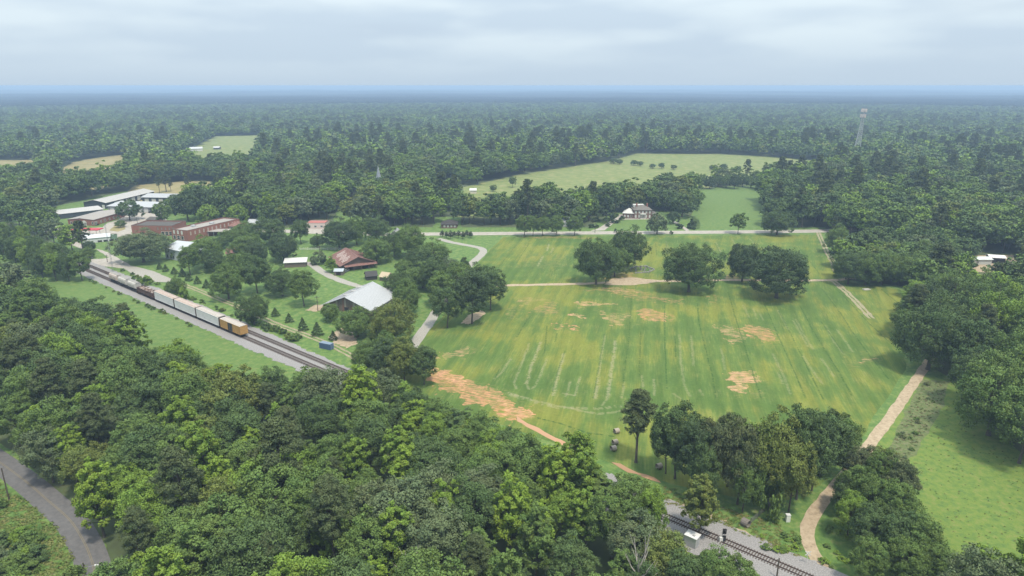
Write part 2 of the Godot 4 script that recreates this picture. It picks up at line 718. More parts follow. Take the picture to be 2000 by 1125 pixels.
func make_field() -> StandardMaterial3D:
	fw = int((F1.x - F0.x) / TEXEL)
	fh = int((F1.y - F0.y) / TEXEL)
	field.resize(fw * fh * 3)
	var n := FastNoiseLite.new()
	n.seed = 77
	n.noise_type = FastNoiseLite.TYPE_SIMPLEX_SMOOTH
	n.frequency = 0.016
	n.fractal_octaves = 5
	patch_noise = n.get_seamless_image(1024, 1024).get_data()
	n.seed = 31
	n.frequency = 0.05
	n.fractal_octaves = 4
	streak_noise = n.get_seamless_image(1024, 1024).get_data()
	var big := FastNoiseLite.new()
	big.seed = 5
	big.frequency = 0.0042
	big.fractal_octaves = 3
	var wide := big.get_image(fw, fh).get_data()
	var green := Vector3(0.096, 0.144, 0.036)
	var lush := Vector3(0.072, 0.122, 0.031)
	var yellow := Vector3(0.156, 0.176, 0.038)
	var straw := Vector3(0.190, 0.190, 0.070)
	var lut := PackedByteArray()       # linear -> sRGB
	lut.resize(1025)
	for i in 1025:
		lut[i] = int(Color(i / 1024.0, 0, 0).linear_to_srgb().r * 255.0)
	for y in fh:
		var wz := F0.y + y * TEXEL
		for x in fw:
			var wx := F0.x + x * TEXEL
			var lean := 0.20 + maxf(0.0, wx - 60.0) * 0.0011
			var s := wx + lean * (wz + 230.0)          # across the mowing rows
			var i := y * fw + x
			var b := wide[i] / 255.0
			var p1 := patch_noise[(y & 1023) * 1024 + (x & 1023)] / 255.0
			var p2 := patch_noise[((y * 9) & 1023) * 1024 + ((x * 9) & 1023)] / 255.0
			var p3 := streak_noise[(int(s * 30.0 + 40000.0) & 1023) * 1024 + (int(wz * 2.2 + 8000.0) & 1023)] / 255.0
			var row := streak_noise[(int(s * 5.0 + 40000.0) & 1023) * 1024 + (int(wz * 0.35 + 8000.0) & 1023)] / 255.0
			var t := clampf((b - 0.5) * 1.25 + 0.54 + (row - 0.5) * 1.0 + (p1 - 0.5) * 0.6 + (p3 - 0.5) * 0.35, 0.0, 1.0)
			var c := lush.lerp(green, clampf(t * 2.0, 0.0, 1.0)).lerp(yellow, clampf(t * 2.0 - 0.9, 0.0, 1.0))
			c = c.lerp(straw, clampf((p3 - 0.60) * 1.6 + (p1 - 0.62) * 0.8, 0.0, 0.55))
			var lane := sin(s * 1.013 + row * 2.2) * (0.04 + 0.10 * p1)
			c *= 0.80 + 0.42 * p2 * 0.5 + 0.36 * p3 * 0.5 + lane * 0.7
			field[i * 3] = lut[clampi(int(c.x * 1024.0), 0, 1024)]
			field[i * 3 + 1] = lut[clampi(int(c.y * 1024.0), 0, 1024)]
			field[i * 3 + 2] = lut[clampi(int(c.z * 1024.0), 0, 1024)]
	var clay := lin(0.435, 0.215, 0.125)
	var pale := lin(0.465, 0.262, 0.165)
	var thin := lin(0.24, 0.19, 0.075)
	var hay := lin(0.260, 0.245, 0.150)
	var dark := lin(0.030, 0.068, 0.018)
	var a4 := [790.0, 560.0, 3.99]
	var a5 := [1290.0, 560.0, 3.99]
	var a8 := [800.0, 720.0, 3.99]
	var at := func(p: Array, o: Array) -> PackedVector2Array: return Z(p, o[0], o[1], o[2])
	# worn, yellowed grass round the bare places
	bare(at.call([60, 20, 480, 40, 800, 180, 1080, 350, 1060, 420, 800, 460, 560, 330, 200, 200], a8), thin, 0.42)
	bare(at.call([880, 60, 1230, 60, 1230, 250, 1000, 260, 820, 250], a4), thin, 0.42, true, 0.1)
	bare(at.call([1500, 0, 1995, 30, 1995, 330, 1700, 330, 1500, 240], a4), thin, 0.44)
	bare(at.call([400, 260, 940, 260, 960, 480, 480, 470], a5), thin, 0.44)
	bare(at.call([470, 630, 820, 640, 830, 860, 520, 860], a5), thin, 0.42)
	bare(at.call([1440, 500, 1750, 500, 1740, 620, 1440, 640], a5), thin, 0.45)
	bare(at.call([880, 780, 1260, 780, 1200, 890, 850, 890], [800.0, 300.0, 3.99]), thin, 0.5)
	# red clay
	bare(at.call([120, 40, 250, -10, 460, 90, 700, 200, 960, 330, 1010, 375, 960, 385, 830, 370, 900, 440, 770, 390, 600, 300, 420, 240, 200, 140], a8), clay, 0.74, true, 0.38)
	bare(at.call([120, 40, 250, -10, 460, 90, 440, 130, 300, 90, 160, 80], a8), pale, 0.62, true, 0.1)
	bare(at.call([700, 240, 960, 330, 1010, 375, 900, 400, 760, 330], a8), pale, 0.62, true, 0.3)
	bare(at.call([260, 535, 330, 490, 440, 490, 530, 475, 520, 520, 430, 560, 270, 565], a4), pale, 0.60, true, -0.25)
	bare(at.call([985, 190, 1100, 125, 1185, 125, 1180, 200, 1090, 215, 1000, 205], a4), clay, 0.56, true, -0.12)
	bare(at.call([900, 90, 980, 80, 1150, 85, 1140, 100, 1000, 110, 930, 150], a4), pale, 0.52, true, -0.2)
	bare(at.call([815, 150, 860, 140, 870, 255, 820, 240], a4), pale, 0.48)
	bare(at.call([1170, 290, 1250, 280, 1260, 328, 1190, 328], a4), clay, 0.66, false)
	bare(at.call([1300, 310, 1350, 300, 1345, 335, 1310, 335], a4), clay, 0.66, false)
	bare(at.call([1290, 200, 1400, 235, 1395, 250, 1300, 225], a4), pale, 0.75)
	bare(at.call([1320, 122, 1530, 128, 1660, 130, 1660, 142, 1330, 138], a4), pale, 0.68)
	bare(at.call([1540, 185, 1640, 195, 1760, 210, 1750, 250, 1680, 295, 1600, 285, 1555, 230], a4), pale, 0.58, true, 0.18)
	bare(at.call([1370, 160, 1420, 160, 1420, 185, 1360, 185], a4), pale, 0.5)
	bare(at.call([1790, 190, 1900, 175, 2060, 200, 2060, 280, 1930, 265, 1850, 235], a4), clay, 0.68, true, 0.05)
	bare(at.call([1330, 20, 1600, 5, 1900, 45, 2060, 90, 2060, 130, 1800, 110, 1720, 70, 1500, 30], a4), clay, 0.55, true, 0.06)
	bare(at.call([1500, -5, 1800, 15, 1880, 50, 1700, 50], a4), pale, 0.6)
	bare(at.call([440, 280, 540, 305, 650, 380, 640, 455, 560, 430, 480, 360], a5), pale, 0.62, true, 0.3)
	bare(at.call([620, 325, 720, 285, 890, 355, 885, 395, 790, 445, 730, 400], a5), clay, 0.68, true, 0.15)
	bare(at.call([515, 675, 570, 650, 700, 670, 775, 720, 700, 735, 640, 730, 690, 780, 620, 830, 545, 825, 560, 740], a5), pale, 0.74, true, 0.0)
	bare(at.call([690, 810, 770, 800, 780, 860, 720, 860], a5), pale, 0.5)
	bare(at.call([-10, 85, 180, 90, 180, 150, 120, 145, 60, 110], a5), clay, 0.56)
	bare(at.call([380, 65, 455, 70, 435, 130, 395, 120], a5), clay, 0.55)
	bare(at.call([1560, 560, 1690, 535, 1650, 585, 1560, 600], a5), pale, 0.6)
	bare(at.call([560, 905, 700, 900, 700, 950, 560, 950], [590.0, 430.0, 2.0]), pale, 0.4)
	bare(at.call([1500, 930, 1740, 920, 1760, 960, 1620, 990, 1500, 980], [800.0, 300.0, 3.99]), pale, 0.58)
	bare(at.call([860, 950, 960, 945, 970, 990, 880, 995], [1200.0, 300.0, 3.99]), pale, 0.66)
	bare(at.call([780, 640, 1000, 640, 1500, 655, 1450, 662, 1000, 660], [800.0, 300.0, 3.99]), lin(0.30, 0.17, 0.09), 0.6)
	# pale lines of hay left by the mower
	for w in [[1640, 420, 1610, 700, 1580, 870, 1540, 930], [1240, 520, 1190, 700, 1155, 850], [1060, 430, 980, 640, 950, 760, 970, 800, 1010, 780, 1060, 690, 1110, 560], [970, 440, 890, 660, 855, 740, 870, 800],
			[1560, 380, 1530, 560, 1510, 700, 1480, 880], [1850, 690, 1855, 790], [1940, 720, 1945, 850], [1290, 740, 1255, 860], [1230, 830, 1330, 850, 1370, 700], [1710, 740, 1690, 870], [700, 720, 760, 670, 830, 560]]:
		line(at.call(w, a4), hay, 0.85, 0.40, 0.16)
	for w in [[1640, 420, 1610, 700, 1580, 870], [1240, 520, 1190, 700, 1155, 850], [1510, 700, 1480, 880], [1060, 430, 980, 640, 950, 760]]:
		line(at.call(w, a4), hay, 1.5, 0.3, 0.34)
	line(at.call([800, 825, 980, 880, 1150, 920, 1350, 960, 1500, 990, 1640, 980, 1760, 945], a4), hay, 1.2, 0.42, 0.16)
	line(at.call([820, 840, 1000, 900, 1200, 945, 1500, 950, 1700, 930], a4), hay, 1.6, 0.4, 0.42)
	for w in [[640, 140, 690, 240], [720, 170, 750, 250], [750, 170, 800, 265], [1050, 250, 1120, 380, 1190, 490], [1030, 260, 1150, 470], [1280, 300, 1350, 430, 1430, 530], [1370, 330, 1500, 510], [145, 370, 160, 600, 190, 790, 240, 860],
			[235, 380, 260, 620], [470, 480, 500, 650], [95, 830, 160, 875], [910, 660, 950, 760], [1110, 540, 1150, 610, 1260, 760], [300, 800, 330, 850], [910, 180, 1000, 340], [870, 520, 960, 700, 1010, 840], [1250, 560, 1350, 700]]:
		line(at.call(w, a5), hay, 0.9, 0.32, 0.2)
	for w in [[1000, 880, 1040, 800], [1085, 700, 1070, 760], [1120, 730, 1100, 775], [870, 720, 950, 728]]:
		line(at.call(w, [800.0, 300.0, 3.99]), hay, 1.0, 0.6, 0.4)
	for w in [[400, 680, 420, 780], [600, 690, 650, 760], [790, 690, 830, 770], [910, 660, 960, 740], [1050, 660, 1110, 730]]:
		line(at.call(w, [1200.0, 300.0, 3.99]), hay, 0.9, 0.45, 0.45)
	# rows of darker, taller grass
	for w in [[30, 100, 35, 480, 50, 800], [285, 130, 300, 280, 350, 480, 410, 720, 430, 870], [525, 40, 600, 290, 660, 480, 730, 710, 790, 880], [810, 140, 885, 310, 960, 480, 1060, 700, 1130, 870],
			[1080, 140, 1200, 360, 1300, 520, 1400, 680, 1490, 850], [1260, 20, 1400, 200, 1480, 330, 1630, 540, 1780, 720], [1350, 0, 1500, 150, 1620, 280, 1760, 410, 1880, 510],
			[920, 190, 1000, 340, 1090, 520, 1190, 720, 1270, 880], [1720, 20, 1890, 160], [1790, 350, 1880, 430], [110, 380, 120, 560], [1240, 260, 1430, 520]]:
		line(at.call(w, a5), dark, 0.5, 0.45, 0.34)
	for w in [[1770, 80, 1750, 400, 1720, 600, 1700, 780], [1555, 370, 1525, 560, 1470, 870], [1250, 500, 1195, 650, 1145, 840], [960, 250, 870, 400], [1110, 300, 1090, 520], [1840, 350, 1830, 700], [1190, 360, 1170, 430], [740, 640, 700, 720]]:
		line(at.call(w, a4), dark, 0.5, 0.36, 0.38)
	for w in [[870, 660, 780, 780, 650, 940], [930, 700, 830, 860], [1330, 640, 1340, 720]]:
		line(at.call(w, [800.0, 300.0, 3.99]), dark, 0.5, 0.36, 0.38)
	for w in [[710, 680, 790, 780, 890, 900], [780, 700, 860, 830], [400, 680, 420, 800], [320, 700, 330, 800], [1430, 720, 1600, 940], [620, 700, 640, 760]]:
		line(at.call(w, [1200.0, 300.0, 3.99]), dark, 0.5, 0.36, 0.38)
	# the ditch line below the meadow
	line(at.call([980, 380, 1180, 430, 1380, 500, 1600, 530], a8), dark, 0.6, 0.6, 0.4)
	var im := Image.create_from_data(fw, fh, false, Image.FORMAT_RGB8, field)
	im.generate_mipmaps()
	var m := StandardMaterial3D.new()
	m.albedo_texture = ImageTexture.create_from_image(im)
	m.roughness = 0.95
	m.metallic_specular = 0.2
	return m

# ---------------------------------------------------------------- grass, roads, rails
func make_land() -> void:
	var grass := mottled(41, 60.0, 0.016, 7, [[0.0, 0.050, 0.110, 0.020], [0.42, 0.082, 0.150, 0.030], [0.62, 0.112, 0.178, 0.036], [1.0, 0.190, 0.195, 0.080]], 0.95, 1024, 1.25)
	var bright := mottled(42, 60.0, 0.016, 7, [[0.0, 0.056, 0.112, 0.022], [0.5, 0.086, 0.150, 0.028], [1.0, 0.150, 0.180, 0.052]], 0.95, 1024, 1.2)
	var pasture := mottled(43, 50.0, 0.018, 7, [[0.0, 0.060, 0.115, 0.026], [0.32, 0.092, 0.155, 0.026], [0.6, 0.122, 0.178, 0.028], [0.85, 0.150, 0.175, 0.045], [1.0, 0.195, 0.175, 0.075]], 0.95, 1024, 1.2)
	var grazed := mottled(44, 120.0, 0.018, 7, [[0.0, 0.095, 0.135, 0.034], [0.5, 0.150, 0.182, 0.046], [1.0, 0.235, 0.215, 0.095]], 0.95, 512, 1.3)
	var dry := mottled(45, 90.0, 0.012, 6, [[0.0, 0.150, 0.150, 0.050], [0.5, 0.230, 0.195, 0.082], [1.0, 0.300, 0.240, 0.120]], 0.95, 256)
	var dirt := mottled(46, 14.0, 0.014, 6, [[0.0, 0.215, 0.165, 0.105], [0.45, 0.335, 0.262, 0.178], [1.0, 0.410, 0.330, 0.235]], 0.95, 512, 1.2)
	var gravel := mottled(48, 12.0, 0.03, 6, [[0.0, 0.185, 0.170, 0.150], [0.5, 0.285, 0.270, 0.240], [1.0, 0.380, 0.360, 0.325]], 0.95, 512)
	var stone := mottled(49, 9.0, 0.04, 6, [[0.0, 0.120, 0.112, 0.112], [0.5, 0.225, 0.215, 0.215], [1.0, 0.345, 0.330, 0.325]], 0.95, 512)
	var cement := mottled(50, 40.0, 0.02, 6, [[0.0, 0.250, 0.225, 0.195], [0.5, 0.330, 0.300, 0.265], [1.0, 0.410, 0.380, 0.345]], 0.9, 512)
	var tar := mottled(51, 18.0, 0.02, 6, [[0.0, 0.080, 0.077, 0.079], [0.5, 0.106, 0.102, 0.104], [1.0, 0.135, 0.130, 0.131]], 0.9, 512)
	var ruts := mottled(52, 8.0, 0.02, 6, [[0.0, 0.110, 0.130, 0.045], [0.45, 0.230, 0.200, 0.120], [1.0, 0.400, 0.340, 0.250]], 0.95, 512, 1.3)
	mats["stone"] = stone
	mats["gravel"] = gravel

	# what is not wooded
	var main := PackedVector2Array()
	for q in [[-330, 42], [96, 40], [134, 37], [146, 22], [158, 9], [242, 7], [252, 12], [260, 26], [296, 32]]:
		var p := TR(q[0], q[1])
		main.append(Vector2(p.x, p.z))
	main.append_array(poly([1700, 1220, 2120, 1220, 2120, 900, 2000, 890, 1900, 800, 1862, 742, 1800, 705, 1762, 660, 1775, 600, 1772, 560, 1650, 546, 1632, 505, 1612, 444, 850, 444, 770, 443, 700, 446, 640, 432, 595, 432, 560, 446, 520, 446, 480, 430,
		420, 428, 350, 402, 340, 368, 290, 364, 160, 392, 112, 402, 100, 424, 20, 412, -60, 400, -60, 407, 40, 438, 95, 466, 140, 490]))
	for q in [[-104, -9], [-330, -9]]:
		var p := TR(q[0], q[1])
		main.append(Vector2(p.x, p.z))
	keep_open(main)
	ground_sheet("lawn", main, 0.0, grass, "mown grass round the farm, the railway and the meadow", "grass")
	var strip := PackedVector2Array()
	for q in [[-330, 40], [94, 38], [131, 35], [143, 20], [150, 7], [-60, 7], [-330, 7]]:
		var p := TR(q[0], q[1])
		strip.append(Vector2(p.x, p.z))
	ground_sheet("grass_strip", strip, 0.02, bright, "bright green grass strip running beside the freight train", "grass")

	var meadow := make_field()
	var size := F1 - F0
	meadow.uv1_scale = Vector3(1.0 / size.x, 1.0 / size.y, 1)
	meadow.uv1_offset = Vector3(-F0.x / size.x, -F0.y / size.y, 0)
	var mp := poly([806, 690, 846, 640, 880, 600, 925, 528, 958, 487, 985, 463, 1150, 460, 1400, 460, 1602, 458, 1612, 480, 1622, 520, 1640, 548, 1760, 566, 1770, 600, 1755, 640, 1768, 700, 1770, 722, 1715, 800, 1680, 860, 1600, 950, 1520, 985])
	for q in [[255, -12], [190, -8], [148, -8], [128, -18], [120, -28]]:
		var p := TR(q[0], q[1])
		mp.append(Vector2(p.x, p.z))
	ground_sheet("meadow", mp, 0.03, meadow, "large mown meadow with hay rows and red clay patches", "meadow", 5.0, 0.4)
	ground_sheet("rough_pasture", poly([1800, 735, 1862, 742, 1900, 800, 2000, 890, 2120, 900, 2120, 1190, 1900, 1190, 1800, 1100, 1720, 1000, 1680, 920, 1700, 860]), 0.03, pasture, "rough green and tan pasture below the big shade trees", "pasture")

	ground_sheet("rough_verge", poly([1800, 740, 1858, 744, 1836, 800, 1790, 880, 1748, 932, 1700, 925, 1745, 850]), 0.036, mottled(54, 18.0, 0.02, 7, [[0.0, 0.060, 0.090, 0.030], [0.5, 0.098, 0.128, 0.038], [0.8, 0.140, 0.140, 0.070], [1.0, 0.190, 0.150, 0.100]], 0.95, 512, 1.2), "rough weedy strip between the dirt road and the open pasture", "grass", 3.0, 0.8)
	ground_sheet("bare_earth", poly([1296, 975, 1345, 984, 1400, 1012, 1470, 1048, 1530, 1078, 1500, 1086, 1430, 1052, 1360, 1022, 1300, 1000]), 0.055, dirt, "pale bare earth along the far side of the single track", "earth", 1.5, 0.8)

	# far clearings: outline, look
	var clearings := [
		[[1352, 447, 1497, 447, 1496, 420, 1492, 361, 1420, 364, 1350, 372], bright, "field_beyond_road", "bright mown field across the road, next to the brick mansion"],
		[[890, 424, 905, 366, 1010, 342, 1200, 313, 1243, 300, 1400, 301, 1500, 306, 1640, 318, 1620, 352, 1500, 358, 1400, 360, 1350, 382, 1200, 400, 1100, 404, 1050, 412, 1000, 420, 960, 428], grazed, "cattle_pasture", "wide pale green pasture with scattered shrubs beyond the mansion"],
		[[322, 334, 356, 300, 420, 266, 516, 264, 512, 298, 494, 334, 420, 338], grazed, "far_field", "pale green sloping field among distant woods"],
		[[96, 372, 118, 332, 140, 318, 180, 309, 252, 301, 256, 350, 190, 372], dry, "hay_field", "tan hay field behind the trees beyond the warehouses"],
		[[-60, 362, -60, 314, 76, 312, 84, 340, 60, 362], dry, "hay_field", "narrow tan hay field at the edge of the far woods"],
		[[225, 400, 262, 362, 360, 354, 464, 355, 470, 395, 360, 404], dry, "dry_field", "tan field with thin trees directly behind the warehouses"],
		[[644, 446, 664, 402, 716, 384, 726, 388, 716, 432], grass, "garden_lawn", "sunny lawn between tall trees near the church"],
		[[822, 400, 838, 352, 850, 344, 880, 350, 905, 366, 900, 398], grass, "church_lawn", "small lawn beside the white house near the church"],
		[[1142, 447, 1196, 416, 1300, 412, 1362, 426, 1366, 447], bright, "mansion_lawn", "green front lawn of the brick mansion"],
		[[1060, 432, 1072, 408, 1128, 398, 1150, 410, 1120, 432], grass, "yard", "shaded yard between trees near the mansion"],
		[[760, 480, 750, 448, 792, 446, 796, 482], grass, "house_yard", "shaded yard of the white house under the trees"],
		[[846, 452, 850, 424, 900, 424, 904, 452], grass, "house_yard", "yard of the low brick house by the road"],
		[[1640, 500, 1630, 470, 1690, 462, 1765, 478, 1760, 500], grass, "house_yard", "yard round the grey houses among the trees"],
		[[1880, 530, 1885, 500, 1980, 498, 1990, 534], dirt, "bare_yard", "bare earth yard round the white shed in the trees"],
		[[1395, 287, 1400, 279, 1500, 279, 1510, 287], grass, "far_clearing", "thin light clearing behind the far pasture"],
		[[1815, 262, 1818, 256, 1880, 256, 1880, 262], grass, "far_clearing", "pale clearing in the distant woods beside the tall tower"],
		[[690, 274, 685, 266, 760, 266, 765, 274], grass, "far_clearing", "long thin pale clearing deep in the woods"],
		[[210, 273, 225, 268, 330, 268, 325, 274], grass, "far_clearing", "thin pale clearing in the woods above the hay field"],
		[[80, 300, 95, 284, 140, 284, 136, 300], dry, "far_clearing", "small tan clearing in the distant woods"],
		[[1010, 240, 1015, 234, 1045, 234, 1045, 240], grass, "far_clearing", "tiny bright clearing in the blue distant forest"],
	]
	keep_open(poly([1878, 500, 1990, 497, 2010, 590, 1880, 582]))
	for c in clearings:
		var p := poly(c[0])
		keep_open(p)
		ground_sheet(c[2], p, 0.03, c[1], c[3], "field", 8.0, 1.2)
	var verge := poly([-120, 800, 0, 866, 72, 922, 130, 972, 172, 1016, 200, 1066, 216, 1125, 222, 1240, -120, 1240])
	keep_open(verge)
	ground_sheet("road_verge", verge, 0.0, grass, "weedy verge along the curving asphalt road", "verge")

	# roads
	var lane := poly([-90, 845, -15, 893, 50, 940, 94, 978, 137, 1016, 166, 1062, 179, 1095, 187, 1132, 188, 1235])
	road("asphalt_road", lane, 6.2, 0.035, tar, "curving grey asphalt road at the edge of the wood")
	var yellow := mat(0.17, 0.14, 0.085)
	for s in [-0.14, 0.14]:
		var o := obj("centre_line", ribbon_mesh(lane, 0.11, 0.045), yellow)
		var shift := (lane[4] - lane[3]).normalized()
		o.position = Vector3(-shift.y, 0, shift.x) * s
		tag(o, "faded yellow centre line painted on the curving road", "road marking", "painted centre lines", "structure")
	road("main_road", poly([1700, 447, 1608, 451, 1450, 453, 1300, 454, 1150, 455, 1000, 456, 860, 457, 760, 458, 690, 456, 600, 453, 480, 449, 420, 447, 345, 448, 300, 456, 250, 461, 170, 456, 110, 447, 60, 432, -40, 408, -120, 392]), 10.0, 0.06, cement, "pale main road passing the mansion and running into town")
	for s in [-0.17, 0.17]:
		var o := obj("centre_line", ribbon_mesh(poly([1700, 447, 1608, 451, 1450, 453, 1300, 454, 1150, 455, 1000, 456, 860, 457, 760, 458]), 0.14, 0.07), yellow)
		o.position.z = s
		tag(o, "yellow centre line painted on the pale main road", "road marking", "painted centre lines", "structure")
	ground_sheet("town_forecourt", Z([240, 408, 400, 455, 620, 465, 800, 455, 840, 420, 930, 396, 830, 330, 900, 300, 1240, 325, 1300, 400, 1180, 400, 1040, 470, 1020, 500, 1040, 520, 850, 525, 850, 500, 640, 505, 580, 560, 660, 600, 640, 625, 440, 540, 350, 490], 0, 330, 3.99), 0.05, cement, "pale concrete forecourts and parking between the town buildings", "pavement", 6.0, 0.3)
	ground_sheet("traffic_island", Z([650, 470, 690, 458, 770, 462, 768, 478, 690, 482], 0, 330, 3.99), 0.10, bright, "small grassed traffic island in front of the brick shop", "island", 3.0, 0.15)
	ground_sheet("traffic_island", Z([850, 480, 890, 445, 970, 440, 975, 470, 920, 490], 0, 330, 3.99), 0.10, dry, "dry grassed island under the small round tree in town", "island", 3.0, 0.15)
	ground_sheet("shop_verge", Z([270, 400, 540, 400, 535, 440, 615, 458, 470, 455, 340, 425], 0, 330, 3.99), 0.10, bright, "green verge between the town road and the brick shop", "verge", 3.0, 0.2)
	ground_sheet("level_crossing", Z([750, 622, 800, 635, 880, 670, 1020, 752, 960, 775, 720, 748, 690, 735, 690, 705, 800, 700, 850, 690, 780, 650], 0, 330, 3.99), 0.05, cement, "pale street and apron at the railway crossing", "pavement", 4.0, 0.3)
	ground_sheet("gravel_lot", Z([860, 690, 1000, 750, 1180, 790, 1345, 860, 1345, 886, 1200, 880, 1060, 835, 960, 772], 0, 330, 3.99), 0.06, gravel, "pale gravel lot between the railway and the young pines", "gravel", 3.0, 0.25)
	for s in [-0.95, 0.95]:
		var path := PackedVector2Array()
		for q in poly([338, 549, 385, 566, 432, 586, 475, 603, 530, 629, 580, 648, 625, 665, 662, 682, 700, 702]):
			path.append(q + RN * s)
		road("farm_track", path, 1.0, 0.05 + s * 0.004, ruts, "one sandy wheel rut of the farm track past the young pines", 0.35).set_meta("group", "wheel ruts of the farm track")
	road("farm_drive", poly([690, 556, 660, 546, 632, 533, 612, 519, 596, 513, 570, 512]), 4.6, 0.05, gravel, "curving gravel drive between the two big barns", 0.1)
	road("farm_drive", poly([690, 556, 730, 566, 775, 562]), 4.0, 0.055, gravel, "short gravel spur passing behind the white roofed barn", 0.1)
	road("field_drive", poly([855, 466, 885, 474, 928, 482, 944, 488, 938, 500, 915, 520, 890, 552, 868, 585, 850, 612, 832, 640, 806, 675, 786, 705]), 4.6, 0.06, gravel, "gravel drive bending from the main road down beside the meadow", 0.1)
	road("cross_drive", poly([930, 560, 972, 558, 1060, 556, 1150, 554, 1195, 551, 1300, 549, 1420, 547, 1560, 548, 1635, 547, 1655, 543, 1690, 545]), 3.6, 0.06, dirt, "pale dirt drive crossing the meadow under the big oaks", 0.25)
	ground_sheet("worn_ground", poly([1180, 556, 1195, 545, 1235, 541, 1262, 545, 1300, 548, 1240, 557]), 0.05, dirt, "worn bare earth beside the small graveyard", "earth", 3.0, 0.6)
	for s in [-0.9, 0.9]:
		var p1 := poly([1597, 452, 1605, 470, 1616, 494, 1626, 512, 1632, 530])
		var p2 := poly([1628, 549, 1650, 568, 1668, 585, 1684, 602, 1702, 622])
		for i in p1.size(): p1[i].x += s
		for i in p2.size(): p2[i].x += s
		road("field_track", p1, 1.1, 0.05 + s * 0.004, ruts, "sandy wheel rut along the meadow edge near the main road", 0.4).set_meta("group", "wheel ruts at the meadow edge")
		road("field_track", p2, 1.3, 0.05 + s * 0.004, ruts, "sandy wheel rut fading out below the meadow crossroads", 0.5).set_meta("group", "wheel ruts at the meadow edge")
	road("dirt_road", poly([1850, 660, 1822, 694, 1803, 722, 1770, 770, 1732, 824, 1696, 872, 1660, 918, 1625, 958, 1598, 992, 1580, 1020, 1576, 1046, 1584, 1074, 1606, 1108, 1640, 1160]), 3.1, 0.06, dirt, "tan dirt road climbing between the trees to the meadow", 0.12)
	ground_sheet("bare_earth", poly([640, 655, 668, 640, 690, 650, 700, 672, 680, 680, 655, 672]), 0.05, dirt, "orange bare earth under the trees by the farm track", "earth", 0.9, 0.8)
	ground_sheet("bare_earth", poly([598, 605, 612, 596, 632, 594, 634, 604, 612, 610]), 0.05, dirt, "worn earth beside the wooden barn's gable", "earth", 0.9, 0.7)
	ground_sheet("bare_earth", poly([900, 630, 918, 614, 940, 606, 950, 610, 936, 624, 915, 635]), 0.05, dirt, "bare earth under the oaks beside the field drive", "earth", 0.9, 0.8)
	ground_sheet("clay_track", Z([830, 372, 930, 425, 1090, 512, 1240, 582, 1340, 628, 1330, 650, 1230, 612, 1080, 540, 920, 455, 830, 410], 800, 720, 3.99), 0.05, mat(0.38, 0.22, 0.13, 0.95), "orange clay track along the wood's edge", "track", 2.0, 0.4)
	ground_sheet("clay_track", Z([1560, 735, 1640, 745, 1780, 805, 1900, 850, 1960, 880, 1960, 900, 1880, 872, 1760, 830, 1640, 775], 800, 720, 3.99), 0.05, mat(0.30, 0.18, 0.10, 0.95), "thin orange clay track by the lone pine", "track", 2.0, 0.5)
	ground_sheet("mansion_drive", poly([1153, 451, 1166, 447, 1190, 433, 1206, 424, 1210, 418, 1222, 420, 1213, 428, 1196, 438, 1180, 450]), 0.05, cement, "pale drive climbing to the brick mansion", "drive", 3.0, 0.2)
	ground_sheet("mansion_drive", poly([1318, 432, 1330, 438, 1347, 450, 1340, 451, 1326, 441, 1314, 434]), 0.05, cement, "thin pale path from the road past clipped hedges", "path", 3.0, 0.1)
	ground_sheet("front_walk", poly([1216, 427, 1290, 426, 1292, 428, 1216, 429]), 0.05, cement, "pale walk along the front of the mansion", "path", 3.0, 0.1)
	ground_sheet("gravel_lot", poly([596, 436, 636, 434, 640, 450, 600, 452]), 0.05, cement, "pale parking lot glimpsed between trees by the main road", "parking", 3.0, 0.2)

	# railway bed
	var bed := PackedVector2Array()
	for q in [[-330, 6], [-60, 6.4], [60, 6.6], [140, 6.5], [170, 5], [236, 5], [250, 9], [262, 11], [275, 8], [320, 7], [320, -4], [262, -5.5], [240, -6.5], [225, -4], [170, -5], [60, -8], [-60, -8], [-330, -7]]:
		var p := TR(q[0], q[1])
		bed.append(Vector2(p.x, p.z))
	ground_sheet("railway_ballast", bed, 0.07, stone, "grey crushed stone bed of the railway", "ballast", 1.3, 0.7)
	var rust := mat(0.085, 0.055, 0.045, 0.7, 0.3)
	var wood := mottled(53, 2.0, 0.05, 4, [[0.0, 0.045, 0.034, 0.030], [1.0, 0.125, 0.098, 0.086]], 0.9, 128)
	rails("railway_track", 1.0, -330, 330, rust, wood, "railway track carrying the freight train and crossing beside the signal", true)
	rails("railway_siding", -3.4, -330, 175, rust, wood, "empty second railway track beside the freight train", false)

